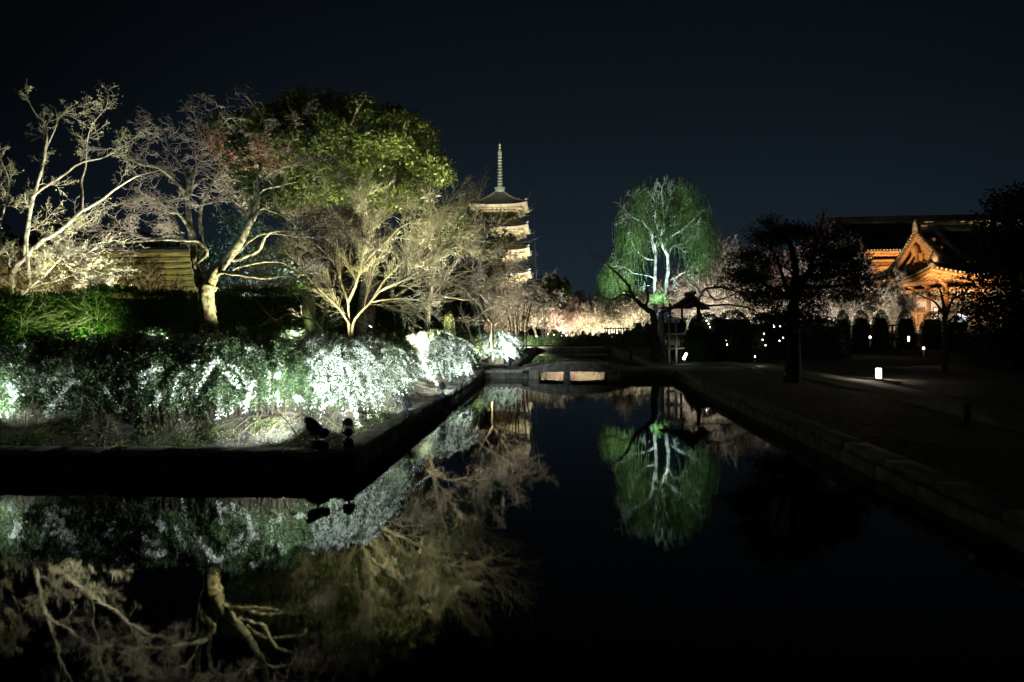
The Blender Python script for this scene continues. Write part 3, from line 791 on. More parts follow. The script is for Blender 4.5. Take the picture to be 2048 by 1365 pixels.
# -- the gnarled maple in the middle of the bed
def maple():
    d = 12.4; b = PG(418, d, .82)
    t = thing('maple_tree', 'gnarled bare maple with mossy forked trunk standing behind the white flowering shrubs', 'tree', tuple(b), None)
    mb = MB(); S = []
    o = opts(mx=3, n=(6, 5, 4, 3), wig=(.22, .26, .30, .3), up=(.02, .02, .03, .03), kids=(1.9, 2.1, 1.5, 0), start=(.1, .1, .1, 0),
             ratio=(.55, .55, .5, .5), ang=((.5, 1.1), (.5, 1.2), (.5, 1.2), (.4, 1)), rmin=.0034, flat=.55)
    def L(pix, r0, r1, dz=0, wob=.3, dens=2.4, cl=(.38, .80), start=.2, k=9, lv=1, cr=.3):
        return limb(mb, pix, d, r0, r1, dz, k, wob, S, o, lv, cl, dens, cr, start, .13)
    # trunk with a flared, ridged foot
    tr = [P(418, 690, d), P(419, 662, d), P(416, 625, d), P(412, 593, d), P(417, 570, d)]
    c = spline(tr, 6); m = len(c)
    mb.tube(c, [.185-.045*min(1, i/m*2.2)+.02*(i > m*.8) for i in range(m)], 14, noise=.07)
    mb.tube(spline([P(416, 585, d), P(427, 553, d), P(447, 527, d-.05), P(462, 510, d-.1), P(481, 484, d-.1), P(497, 450, d-.05), P(509, 426, d), P(514, 396, d), P(511, 368, d)], 5),
            [.102-.056*(i/40) for i in range(41)], 10, noise=.10)
    L([(511, 368), (521, 330), (514, 290), (530, 255)], .045, .010, .4, dens=3)
    L([(511, 368), (538, 300), (570, 262), (600, 240)], .028, .008, -.3, dens=3)
    L([(412, 590), (400, 565), (392, 537), (387, 505), (384, 472), (378, 440), (376, 400)], .10, .045, .1, .1, dens=.6, start=.7)
    L([(376, 400), (363, 378), (342, 355), (314, 335), (282, 330), (250, 311), (232, 300)], .038, .010, -.5, dens=3)
    L([(376, 400), (372, 350), (340, 300), (326, 262), (300, 243)], .030, .008, .5, dens=3)
    L([(376, 400), (388, 350), (405, 300), (400, 262)], .026, .008, .2, dens=3)
    L([(384, 472), (360, 430), (340, 426), (320, 412), (300, 400), (268, 405)], .026, .007, -.4, dens=3)
    L([(392, 520), (404, 500), (403, 470), (400, 440), (404, 410), (420, 376), (438, 330), (428, 285), (439, 235)], .052, .010, .5, dens=2.6, start=.35)
    L([(392, 530), (415, 506), (398, 486), (375, 482), (322, 480), (280, 483), (242, 487), (201, 490), (170, 505)], .030, .008, -.7, dens=3.2, start=.35)
    L([(375, 482), (345, 470), (310, 478), (282, 476), (250, 466), (215, 462), (190, 470)], .018, .006, .3, dens=3.2)
    L([(388, 505), (362, 470), (352, 440), (330, 428)], .022, .006, .6, dens=3)
    L([(430, 556), (444, 545), (472, 549), (505, 554), (533, 557), (560, 553), (588, 553), (603, 565), (618, 574)], .042, .009, -.7, dens=.9, start=.55)
    L([(460, 520), (476, 520), (493, 513), (517, 502), (528, 480), (540, 466), (560, 462), (581, 461), (612, 462), (642, 455), (690, 462)], .040, .008, -.5, dens=2.6, start=.35)
    L([(466, 540), (480, 535), (513, 527), (545, 524), (569, 527), (593, 541), (615, 538)], .020, .006, .4, dens=1.6, start=.5)
    L([(478, 505), (500, 482), (530, 468), (570, 470), (610, 476), (660, 472), (700, 480)], .024, .007, .5, dens=3, start=.4)
    L([(505, 436), (524, 418), (550, 425), (584, 436), (620, 430), (668, 440)], .024, .006, -.5, dens=3.4)
    L([(512, 398), (528, 380), (561, 372), (585, 366), (612, 360), (640, 352), (668, 356)], .022, .006, .3, dens=3.4)
    L([(511, 372), (540, 348), (580, 330), (610, 325), (650, 330)], .022, .006, -.4, dens=3.4)
    L([(500, 440), (478, 420), (462, 400), (455, 380)], .020, .006, .3, dens=3)
    L([(404, 410), (430, 405), (455, 398), (470, 405)], .016, .005, -.3, dens=3)
    finish_tree(t, mb, S, 'moss_bark', 'twig_grey', 3)
    tips = np.array(o['tips'])
    # last dry leaves: a few rust red clusters high up and a fawn spray on the right
    rust, dry = [], []
    for (px, py, r) in ((425, 272, .16), (470, 318, .14), (556, 312, .18), (530, 320, .10), (450, 300, .10)):
        q = P(px, py, d); dd = np.linalg.norm((tips-np.array(q))*[1, .35, 1], axis=1)
        for p in tips[dd < r*1.5][:160]: rust += [p+RNG.normal(size=3)*.035 for _ in range(1)]
        rust += [np.array(q)+RNG.normal(size=3)*[r*1.2, .3, r*.7] for _ in range(110)]
    for px in range(575, 690, 16):
        q = np.array(P(px, 427+6*math.sin(px), d)); dry += [q+RNG.normal(size=3)*[.07, .2, .045] for _ in range(70)]
    MB().leaves(rust, .045, .7).build('last_red_leaves', 'leaf_rust', t)
    MB().leaves(dry, .042, .7).build('dry_leaves', 'leaf_dry', t)
maple()

# -- pale many stemmed tree at the left edge, budding
def left_tree():
    d = 18.0; b = PG(27, d, .9)
    t = thing('budding_tree', 'tall pale tree with yellow green buds rising behind the hedge at the left edge', 'tree', tuple(b))
    mb = MB(); S = []
    o = opts(mx=3, n=(6, 5, 4, 3), wig=(.14, .18, .22, .2), up=(.03, .03, .03, .02), kids=(1.7, 1.9, 1.4, 0), rmin=.0048,
             ratio=(.6, .55, .5, .5), ang=((.4, .9), (.4, 1.0), (.4, 1.1), (.4, 1)))
    def L(pix, r0, r1, dz=0, wob=.5, dens=2.4, cl=(.4, .95), start=.2, lv=1): return limb(mb, pix, d, r0, r1, dz, 7, wob, S, o, lv, cl, dens, .32, start, .07)
    L([(27, 665), (27, 630), (27, 586), (25, 548)], .12, .10, 0, 0, dens=0)
    L([(25, 548), (38, 529), (57, 509), (82, 483), (114, 466), (140, 445), (162, 424), (200, 403), (229, 380), (270, 355), (300, 346)], .080, .014, -.6, dens=1.5)
    L([(25, 550), (16, 520), (6, 498), (-4, 470), (-20, 430), (-26, 380)], .07, .016, .6)
    L([(36, 531), (48, 505), (52, 484), (58, 440), (64, 408), (70, 386), (77, 364), (86, 330), (91, 303), (94, 270), (88, 246), (72, 228), (62, 212)], .075, .010, .5)
    L([(64, 396), (82, 380), (101, 368), (133, 347), (150, 333), (173, 323), (200, 318), (218, 311), (240, 298), (260, 283)], .034, .009, -.6)
    L([(165, 422), (165, 390), (163, 364), (170, 340), (173, 323), (174, 291), (180, 262), (192, 240)], .032, .009, .5)
    L([(91, 303), (110, 260), (118, 238), (150, 216)], .016, .006, -.3, cl=(.4, .8))
    L([(28, 600), (44, 590), (60, 575), (88, 552), (118, 520), (128, 500)], .045, .014, -.9)
    L([(60, 575), (58, 540), (55, 500), (54, 478), (56, 460)], .040, .02, -.3)
    L([(57, 509), (95, 508), (140, 512), (180, 513), (210, 500)], .020, .007, -.8)
    L([(30, 585), (60, 580), (100, 583), (140, 588), (190, 584), (240, 578), (264, 570)], .020, .006, -1.2, cl=(.4, .8), dens=2)
    L([(40, 588), (80, 570), (120, 560), (160, 545), (200, 540)], .020, .006, -1.2, dens=2)
    L([(82, 483), (110, 520), (150, 560), (185, 575)], .016, .006, -1.4)
    L([(6, 498), (-10, 520), (-40, 515)], .03, .01, 0)
    L([(2, 440), (14, 400), (18, 360), (6, 330)], .030, .008, .8)
    tips = [p for p in o['tips'] if random.random() < .16]
    pts = [(p[0]+gs(0, .04), p[1]+gs(0, .04), p[2]+gs(0, .04)) for p in tips for _ in range(2)]
    finish_tree(t, mb, S, 'pale_bark', 'pale_bark', 3, leaves=[('buds', pts, .05, .6, 'leaf_bud')])
left_tree()

# -- vase shaped pale yellow tree
def fan_tree(label, px, base_y, d, spec, r0, bark, twig, o, name='bare_tree', gz=.95, lean=0, group=None):
    """many stemmed fan: spec = list of pixel limbs; long straight twigs grow from them"""
    b = PG(px, d, gz); t = thing(name, label, 'tree', tuple(b), group)
    mb = MB(); S = []
    for (pix, ra, rb, dz, dens, cl) in spec:
        limb(mb, pix, d, ra*.78, rb*.8, dz, 6, .5, S, o, 1, cl, dens*1.25, .28, .12, .06)
    finish_tree(t, mb, S, bark, twig, 3)
    return t
oy = opts(mx=3, n=(6, 7, 5, 3), wig=(.05, .06, .09, .2), up=(.02, .015, .02, .02), kids=(1.6, 1.9, 1.1, 0), start=(.1, .1, .1, 0), rmin=.0040,
          ratio=(.6, .60, .5, .5), ang=((.2, .5), (.2, .55), (.25, .7), (.4, 1)))
fan_tree('pale yellow bare tree of long straight twigs spreading to the right, in the middle', 722, 655, 16.6, [
    ([(700, 690), (698, 650), (696, 605), (688, 580), (679, 557), (676, 535), (666, 525), (642, 498), (615, 480), (585, 470)], .050, .010, .5, 2.4, (.7, 1.5)),
    ([(679, 557), (680, 520), (674, 480), (668, 440), (650, 410)], .030, .008, .8, 2.4, (.4, .9)),
    ([(696, 605), (706, 585), (714, 565), (724, 530), (727, 505), (730, 480), (733, 448), (742, 420), (738, 400)], .055, .009, -.3, 2.4, (.4, .9)),
    ([(706, 690), (706, 650), (722, 625), (742, 605), (763, 581), (787, 569), (820, 558), (860, 548), (910, 545)], .046, .010, -.7, 2.8, (.8, 1.7)),
    ([(724, 530), (745, 508), (763, 492), (780, 475), (795, 460), (815, 448), (835, 440), (858, 426), (876, 420), (890, 408)], .040, .007, .6, 3.2, (.4, .9)),
    ([(742, 605), (770, 560), (800, 530), (840, 500), (880, 475), (905, 450)], .040, .007, .2, 3.0, (.6, 1.2)),
    ([(763, 581), (800, 565), (850, 535), (890, 510), (930, 490)], .034, .007, -.5, 2.8, (.8, 1.7)),
    ([(730, 480), (760, 440), (790, 410), (815, 405), (845, 400)], .024, .006, .9, 2.8, (.35, .7)),
    ([(700, 650), (680, 620), (650, 590), (620, 560), (600, 530), (590, 500)], .034, .007, -.3, 2.0, (.6, 1.3)),
    ([(742, 605), (790, 598), (830, 600), (870, 610), (905, 600)], .028, .007, -1.0, 2.6, (.6, 1.3)),
    ([(714, 565), (700, 520), (705, 470), (702, 430), (712, 395)], .030, .007, 1.2, 2.6, (.4, .8)),
], .1, 'twig_yellow', 'twig_yellow', oy)
# low drooping branches of a shrubby tree left of it
od = opts(mx=3, n=(6, 6, 4, 3), wig=(.14, .16, .2, .2), up=(.03, .05, .05, .02), kids=(1.3, 1.2, .9, 0), start=(.1, .1, .1, 0), rmin=.0045, flat=.7)
fan_tree('low shrubby tree with a drooping branch dipping to the shrubs right of the maple', 648, 655, 14.4, [
    ([(652, 690), (640, 655), (622, 640), (600, 635), (575, 628), (552, 640), (530, 622), (512, 600)], .030, .006, -.3, 3, (.4, .9)),
    ([(622, 640), (608, 615), (590, 590), (560, 565), (540, 560)], .020, .006, .2, 3, (.4, .9)),
    ([(648, 690), (645, 640), (652, 600), (640, 560)], .024, .006, .3, 3, (.4, .8)),
], .1, 'twig_yellow', 'twig_yellow', od, name='shrubby_tree')
# -- tan, broad, fine twigged tree leaning right in front of the pagoda
ot = opts(mx=3, n=(6, 5, 4, 3), wig=(.09, .11, .14, .2), up=(.01, .02, .02, .02), kids=(1.8, 1.8, 1.3, 0), start=(.1, .1, .1, 0), rmin=.0070,
          ratio=(.6, .55, .5, .5), ang=((.25, .7), (.3, .8), (.3, .9), (.4, 1)))
fan_tree('wide bare tan tree leaning right below the pagoda', 835, 650, 22, [
    ([(822, 700), (828, 650), (850, 612), (885, 592), (930, 580), (975, 568), (1010, 560), (1040, 566)], .08, .012, .6, 2.1, (.7, 1.4)),
    ([(850, 612), (880, 575), (905, 555), (940, 542), (975, 530), (1005, 530)], .050, .010, .2, 2.1, (.6, 1.2)),
    ([(880, 570), (900, 535), (925, 510), (940, 492)], .040, .010, .8, 1.9, (.6, 1.2)),
    ([(885, 592), (930, 600), (970, 595), (1010, 598)], .04, .010, -.8, 2.1, (.6, 1.3)),
    ([(850, 612), (840, 570), (850, 520), (880, 480)], .04, .01, .8, 1.7, (.9, 1.8)),
], .1, 'twig_brown', 'twig_grey', ot)
fan_tree('bare fine twigged tree right under the pagoda, tips against the dark sky', 985, 650, 27, [
    ([(985, 700), (985, 650), (1000, 625), (1020, 600), (1042, 580), (1060, 572)], .08, .012, .6, 2.2, (.5, 1.0)),
    ([(985, 650), (965, 620), (952, 590), (960, 560)], .06, .01, .2, 2.2, (.6, 1.2)),
    ([(1000, 625), (1005, 590), (1000, 565), (1012, 548)], .05, .01, -.4, 2.2, (.5, 1.0)),
    ([(1000, 625), (1025, 585), (1050, 566), (1072, 560)], .04, .01, -.6, 2.4, (.4, .8)),
], .1, 'twig_brown', 'twig_grey', ot)
fan_tree('spreading white barked bare tree low behind the yellow green clipped shrub', 948, 650, 25, [
    ([(950, 690), (930, 642), (922, 610), (928, 590)], .06, .012, 0, 1.6, (.5, 1.0)),
    ([(930, 642), (905, 640), (890, 632)], .04, .01, 0, 1.6, (.4, .8)),
    ([(932, 645), (955, 635), (972, 622), (1000, 610)], .05, .01, 0, 1.6, (.5, 1.0)),
    ([(938, 650), (970, 648), (1000, 640)], .035, .01, 0, 1.6, (.4, .8)),
], .1, 'pale_bark', 'blossom_cream', opts(mx=2, n=(5, 5, 3), wig=(.2, .2, .2), up=(.03,)*3, kids=(1.5, 1.3, 0), start=(.1,)*3, ratio=(.55,)*3, ang=((.4, 1),)*3, rmin=.009))

# -- slender upright stems (a clump) beside it
def clump():
    b = PG(1035, 34, .8); t = thing('slender_stem_clump', 'clump of slender dark upright stems in front of the blossom trees', 'tree', tuple(b))
    S = []; mb = MB(); o = opts(mx=2, n=(6, 4, 3), kids=(1.3, 1, 0), rmin=.010, ang=((.2, .5),)*3, ratio=(.4,)*3)
    for i in range(13):
        px = 1020+i*2.9+ur(-2, 2); x2 = px+(px-1034)*.5+ur(-6, 6)
        limb(mb, [(px, 700), (px, 655), (x2, 610), (x2+(x2-1034)*.3, ur(545, 585))], 34, .032, .012, ur(-.5, .5), 5, .3, S, o, 1, (.5, 1.0), .9, .5, .5, .04)
    finish_tree(t, mb, S, 'bark', 'twig_grey', 3)
clump()

# -- big broadleaf evergreen
def leafy_crown(t, blobs, n_per, size, m, wid=.5, part='foliage', shell=.6):
    pts = []
    for (c, r) in blobs:
        k = int(n_per*(r**2))
        u = RNG.normal(size=(k, 3)); u /= np.linalg.norm(u, axis=1, keepdims=True)
        rr = r*(shell+(1-shell)*RNG.random((k, 1))**.6)*RNG.uniform(.75, 1.12, (k, 1))
        pts.append(np.array(c)+u*rr*[1, 1, .8])
    pts = np.concatenate(pts)
    MB().leaves(pts, size, wid).build(part, m, t)
def evergreen(label, outline, d, trunks, nb, rb, n_per, size, m, bark, gz=.9, depth=3.0, name='evergreen_tree', px0=720, group=None, flat=1, zone=None):
    """crown blobs fill an outline given in photograph pixels, with a few metres of depth"""
    t = thing(name, label, 'tree', tuple(PG(px0, d, gz)), group)
    mb = MB(); S = []; o = opts(mx=2, n=(5, 4, 3), wig=(.2, .2, .2), kids=(1, 1, 0), rmin=.012, ratio=(.5,)*3)
    ends = []
    for pix, r0, r1, dz in trunks:
        c = limb(mb, pix, d, r0, r1, dz, 8, .5, S, o, 1, (.3, .7), .8, .35, .3, .08); ends.append(c)
    finish_tree(t, mb, S, bark, bark, 4)
    xs = [a for a, b in outline]; ys = [b for a, b in outline]
    def inside(x, y):
        c = False; j = len(outline)-1
        for i in range(len(outline)):
            xi, yi = outline[i]; xj, yj = outline[j]
            if (yi > y) != (yj > y) and x < (xj-xi)*(y-yi)/(yj-yi)+xi: c = not c
            j = i
        return c
    cx, cy = sum(xs)/len(xs), sum(ys)/len(ys); hx, hy_ = (max(xs)-min(xs))/2, (max(ys)-min(ys))/2
    blobs = []; tries = 0
    while len(blobs) < nb and tries < 40000:
        tries += 1
        x, y = ur(min(xs), max(xs)), ur(min(ys), max(ys))
        if not inside(x, y): continue
        if zone and not zone(x, y): continue
        e = math.sqrt(max(0, 1-((x-cx)/hx)**2*.8-((y-cy)/hy_)**2*.8))
        dd = d-depth*e*ur(-.6, 1.0)
        blobs.append((P(x, y, dd), ur(*rb)))
    leafy_crown(t, blobs, n_per, size, m, .45)
    return t
big_out = [(520, 300), (505, 240), (540, 205), (600, 192), (650, 205), (700, 198), (760, 212), (800, 226), (832, 238), (855, 270), (872, 305), (884, 350), (886, 372), (868, 392), (845, 385), (838, 400),
           (820, 400), (812, 430), (760, 420), (740, 390), (700, 400), (640, 400), (600, 420), (560, 400), (545, 350)]
def gapzone(x, y):
    for gx_, gy_, r in ((690, 360, 22), (780, 370, 14), (745, 330, 10), (640, 300, 12), (600, 350, 15), (715, 290, 9), (810, 300, 7), (580, 260, 8)):
        if (x-gx_)**2+(y-gy_)**2 < r*r: return False
    return True
evergreen('very large dark broadleaf evergreen towering behind the bare trees', big_out, 25, [
    ([(730, 690), (735, 600), (742, 520), (745, 450), (750, 390), (770, 330)], .42, .10, 0),
    ([(745, 450), (775, 400), (800, 370), (830, 340), (850, 310)], .20, .05, -1.0),
    ([(742, 520), (690, 440), (660, 380), (655, 320), (640, 270)], .26, .05, .5),
    ([(690, 440), (640, 400), (600, 340), (575, 300)], .16, .04, -1.0),
    ([(750, 390), (720, 330), (700, 270), (710, 230)], .14, .04, -1.5),
    ([(775, 400), (790, 350), (785, 290)], .10, .03, -2.0),
    ([(775, 400), (815, 388), (850, 380)], .09, .03, -2.0)], 250, (.30, .66), 1000, .135, 'leaf_olive', 'bark', depth=3.2, zone=gapzone)
evergreen('lower leafy evergreen bough zone right of the pale yellow tree, lime green', [(815, 395), (850, 400), (890, 420), (925, 445), (935, 470), (920, 500), (880, 480), (840, 440)], 23.5, [
    ([(850, 690), (860, 600), (880, 500), (900, 460)], .12, .03, 0)], 34, (.22, .45), 420, .14, 'leaf_olive', 'bark', depth=.8, px0=850, name='evergreen_tree')
evergreen('teal lit evergreen in front of the pagoda', [(895, 420), (935, 405), (965, 425), (1000, 440), (1020, 470), (1015, 500), (990, 520), (950, 510), (915, 500), (900, 460)], 33, [
    ([(960, 700), (962, 600), (960, 500), (955, 460)], .20, .06, 0), ([(960, 500), (975, 460), (990, 450)], .10, .03, 0), ([(960, 500), (935, 460), (925, 440)], .10, .03, 0)],
    52, (.24, .52), 420, .17, 'leaf_teal', 'willow_bark', depth=2, px0=960)
evergreen('teal green evergreen shrubbery glimpsed through the fork of the maple', [(430, 450), (470, 430), (520, 460), (560, 500), (590, 560), (560, 590), (450, 590), (425, 520)], 21, [
    ([(500, 690), (505, 600), (500, 520)], .10, .03, 0)], 40, (.3, .5), 260, .12, 'leaf_teal', 'bark', depth=.8, px0=500)
evergreen('dim dark evergreen behind the maple at the left of the great evergreen', [(420, 250), (470, 225), (520, 230), (560, 300), (560, 420), (500, 420), (450, 330), (420, 300)], 27, [
    ([(500, 690), (505, 560), (500, 420), (490, 320)], .2, .05, 0)], 60, (.4, .8), 330, .17, 'leaf_dark', 'bark', depth=1.5, px0=500)
evergreen('dark unlit trees filling the gap behind the left bare trees', [(-40, 420), (60, 430), (150, 440), (235, 440), (300, 470), (420, 480), (420, 580), (-40, 580)], 30, [
    ([(120, 690), (120, 560), (115, 480)], .2, .05, 0)], 60, (.5, .9), 200, .22, 'leaf_dark', 'bark', depth=1.5, px0=150)

# -- weeping willow, trunk lit teal
def willow():
    d = 35.0; b = PG(1318, d, .35)
    t = thing('willow_tree', 'tall weeping willow with teal lit limbs and green hanging strands right of the canal', 'tree', tuple(b))
    mb = MB(); S = []
    o = opts(mx=2, n=(5, 5, 3), wig=(.25, .28, .3), up=(.04, .00, -.05), kids=(1.1, 1.1, 0), rmin=.013, ratio=(.55,)*3, ang=((.4, 1.0),)*3)
    ends = []
    def L(pix, r0, r1, dz=0, dens=1.7, cl=(.45, 1.0)):
        c = limb(mb, pix, d, r0*.66, r1*.7, dz-1.0, 8, .7, S, o, 1, cl, dens, .28, .25, .10); ends.append(c)
    mb.tube(spline([P(1318, 728, d), P(1317, 700, d), P(1316, 660, d), P(1317, 625, d)], 4), [.40-.012*i for i in range(13)], 12, noise=.07)
    L([(1312, 640), (1310, 601), (1309, 575), (1310, 554), (1311, 530), (1311, 507)], .15, .10, 0, .3)
    L([(1311, 507), (1306, 490), (1302, 464), (1292, 452), (1285, 443), (1274, 440), (1262, 430)], .14, .04, -.8)
    L([(1306, 470), (1300, 450), (1297, 430), (1285, 405), (1272, 400), (1262, 392)], .08, .02, .5)
    L([(1285, 443), (1265, 435), (1254, 424)], .06, .02, -1.2)
    L([(1322, 640), (1330, 590), (1336, 540), (1335, 513), (1329, 500), (1323, 485), (1318, 470)], .15, .10, .3, .3)
    L([(1318, 470), (1326, 461), (1328, 450), (1329, 437), (1333, 420), (1335, 408), (1341, 400)], .10, .025, 0)
    L([(1324, 470), (1333, 456), (1349, 446), (1358, 425), (1366, 410)], .07, .02, -.7)
    L([(1335, 513), (1329, 493), (1334, 480), (1340, 475), (1354, 466), (1367, 458), (1376, 450), (1384, 443), (1390, 436)], .09, .02, -.4)
    L([(1337, 512), (1343, 496), (1356, 490), (1370, 487), (1380, 478), (1395, 470)], .07, .02, .5)
    L([(1311, 520), (1296, 519), (1285, 512), (1276, 505), (1268, 495), (1262, 480)], .06, .02, -1.0)
    L([(1310, 560), (1302, 554), (1285, 550), (1267, 547), (1258, 540)], .05, .02, -1.2)
    L([(1318, 470), (1310, 440), (1312, 410), (1305, 395)], .08, .02, 1.0)
    L([(1327, 452), (1326, 410), (1323, 385), (1325, 372)], .05, .015, -.4)
    L([(1335, 408), (1342, 388), (1338, 374)], .05, .015, .6)
    L([(1340, 560), (1352, 555), (1362, 548), (1372, 545)], .05, .02, -.8)
    finish_tree(t, mb, S, 'willow_bark', 'willow_bark', 4)
    # hanging strands from the envelope and from the limbs
    def env(x):                       # top and lowest strand line at a column
        u = (x-1328)/104.0
        if abs(u) > 1: return None
        return 345+62*abs(u)**2.3*1.3, 590-40*(1-abs(u))
    S2, lp = [], []
    def strand(p, L, ax=0, ay=0):
        x, y, z = p; dx, dy = ax+gs(0, .35), ay+gs(0, .35); dz = .45
        n = 9; sl = L/n; r = .010
        for k in range(n):
            dx *= .72; dy *= .72; dz = dz*.55-.5
            ux, uy, uz = norm3(dx+gs(0, .13), dy+gs(0, .13), dz)
            nx, ny, nz = x+ux*sl, y+uy*sl, z+uz*sl
            S2.append((x, y, z, nx, ny, nz, r, r*.9))
            for _ in range(2):
                f = random.random(); lp.append((x+(nx-x)*f+gs(0, .02), y+(ny-y)*f+gs(0, .02), z+(nz-z)*f))
            x, y, z = nx, ny, nz
            if z < 1.0: break
    for i in range(400):              # sprays of strands hang together from the crown surface
        th = ur(0, 2*PI); q = random.random()
        u = math.cos(th)*(.30+.70*q**.45); v = math.sin(th)*(.30+.70*q**.45)
        x0 = 1328+u*97; lf = u*u+v*v; top = 345+72*lf**1.4
        L0 = ur(.35, 1.2)+(1.9 if abs(u) > .5 and random.random() < .6 else 0)*lf
        y0 = top+ur(-3, 30)+ur(0, 90)*lf; ax, ay = gs(0, .5), gs(0, .5)
        for _ in range(random.choice((3, 5, 7))):
            p = P(x0+gs(0, 5), y0+gs(0, 5), d-v*2.6+gs(0, .15)); strand(p, L0*ur(.7, 1.15), ax, ay)
    for i in range(230):              # left lower bulge
        x = ur(1196, 1262); y = 545-24*math.sin((x-1196)/66*PI*.6)+ur(-6, 34)
        strand(P(x, y, d-ur(-1.2, 1.5)), ur(.5, 1.3))
    for i in range(60):               # bright short strands low on the trunk
        x = 1318+gs(0, 9); strand(P(x, 584+abs(x-1318)*.7+ur(-6, 6), d-.75+gs(0, .25)), ur(.15, .75))
    MB().segs(S2, 3).build('hanging_twigs', 'leaf_willow', t, kind='stuff')
    MB().leaves(lp, .075, .22, dirs=np.tile([0, 0, -1.0], (len(lp), 1)), jit=.55).build('foliage', 'leaf_willow', t)
willow()
# dark leaning tree in front left of the willow
def dark_tree(label, d, px0, spec, o, gz=.35, name='bare_tree', group=None):
    t = thing(name, label, 'tree', tuple(PG(px0, d, gz)), group); mb = MB(); S = []
    for pix, r0, r1, dz, dens, cl in spec: limb(mb, pix, d, r0, r1, dz, 7, .3, S, o, 1, cl, dens, .4, .2, .1)
    finish_tree(t, mb, S, 'black_bark', 'black_bark', 3)
ok_ = opts(mx=2, n=(5, 4, 3), wig=(.22, .25, .3), up=(.02, .03, .03), kids=(1.2, 1.0, 0), rmin=.009, ratio=(.55,)*3, ang=((.4, 1.1),)*3)
dark_tree('dark unlit leaning tree left of the willow trunk', 31.5, 1308, [
    ([(1312, 722), (1308, 660), (1306, 628), (1291, 617), (1267, 595), (1255, 569), (1232, 546), (1209, 525)], .20, .03, -.4, 1.0, (.8, 1.6)),
    ([(1267, 595), (1245, 590), (1225, 600), (1205, 595)], .06, .02, -.4, 1.0, (.6, 1.2)),
    ([(1291, 617), (1296, 590), (1290, 560), (1280, 530)], .07, .02, 0, 1.0, (.6, 1.2))], ok_)
dark_tree('dark curving plum tree behind the roofed notice stand', 33, 1395, [
    ([(1400, 722), (1398, 660), (1396, 610), (1402, 590), (1412, 578), (1440, 575), (1470, 583), (1500, 600)], .12, .02, -.4, 1.2, (.5, 1.1)),
    ([(1402, 590), (1394, 575), (1380, 566), (1372, 545), (1380, 530)], .06, .02, .3, 1.2, (.5, 1.1)),
    ([(1396, 610), (1420, 612), (1460, 610), (1500, 618), (1530, 635)], .06, .02, .3, 1.2, (.5, 1.1)),
    ([(1412, 578), (1430, 600), (1465, 590), (1490, 578)], .04, .015, -.3, 1.2, (.5, 1.0))], ok_)

# -- the black pine on the right
def pine(label, d, px0, limbs_, pads, gz=.35, name='pine_tree', nn=900, sz=.13):
    t = thing(name, label, 'tree', tuple(PG(px0, d, gz))); mb = MB(); S = []
    o = opts(mx=2, n=(4, 3, 3), wig=(.22,)*3, kids=(1.2, 1, 0), rmin=.010, ratio=(.5,)*3, flat=.5)
    for pix, r0, r1, dz in limbs_: limb(mb, pix, d, r0, r1, dz, 8, .4, S, o, 1, (.4, .8), 1.6, .35, .3, .10)
    finish_tree(t, mb, S, 'black_bark', 'black_bark', 3)
    pts = []
    for (px, py, rx, ry) in pads:
        for s_ in range(max(3, int(rx*ry/44))):
            a, q = ur(0, 2*PI), random.random()**.5
            c = P(px+rx*q*math.cos(a), py+ry*q*math.sin(a), d+ur(-1.1, 1.1)); r = ur(.08, .25)
            k = int(nn*r*r*4)
            g = RNG.normal(size=(k, 3))*[r, r, r*.42]; pts.append(np.array(c)+g)
    pts = np.concatenate(pts)
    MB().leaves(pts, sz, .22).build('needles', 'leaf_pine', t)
pine('large black pine silhouetted in front of the temple hall', 20, 1588, [
    ([(1580, 790), (1584, 720), (1586, 660), (1588, 600), (1590, 540), (1584, 500), (1570, 470)], .26, .05, 0),
    ([(1588, 610), (1600, 570), (1620, 540), (1628, 500), (1640, 470)], .15, .03, .4),
    ([(1586, 600), (1560, 585), (1530, 570), (1508, 553), (1485, 565)], .09, .02, -.4),
    ([(1588, 595), (1568, 560), (1555, 520), (1540, 490)], .08, .02, .3),
    ([(1600, 570), (1640, 575), (1690, 570), (1715, 560)], .08, .02, -.3),
    ([(1620, 540), (1660, 520), (1700, 515)], .06, .02, .2)],
    [(1560, 465, 52, 17), (1535, 485, 30, 12), (1610, 462, 32, 13), (1510, 520, 32, 16), (1500, 548, 34, 16), (1478, 562, 24, 9), (1625, 500, 34, 18), (1680, 512, 42, 20),
     (1700, 540, 30, 16), (1660, 555, 44, 18), (1700, 570, 26, 16), (1650, 590, 40, 12), (1530, 590, 38, 14), (1600, 575, 28, 18), (1590, 640, 60, 22), (1540, 640, 30, 18), (1640, 535, 22, 9), (1722, 556, 14, 8), (1472, 578, 20, 6), (1550, 446, 24, 7), (1515, 474, 16, 6), (1690, 592, 26, 8), (1715, 528, 16, 8), (1620, 610, 30, 10), (1540, 612, 26, 8), (1665, 478, 20, 8)], nn=900)
pine('smaller dark pine in front of the right end of the hall', 24, 1888, [
    ([(1890, 760), (1890, 680), (1888, 620), (1880, 580)], .12, .03, 0), ([(1889, 640), (1905, 600), (1925, 590)], .06, .02, 0), ([(1888, 630), (1870, 605), (1850, 596)], .05, .02, 0)],
    [(1868, 592, 12, 5), (1905, 592, 22, 10), (1848, 584, 12, 4), (1895, 622, 16, 8), (1920, 615, 18, 10), (1922, 570, 18, 12), (1930, 595, 20, 12), (1880, 650, 30, 14)], nn=560)
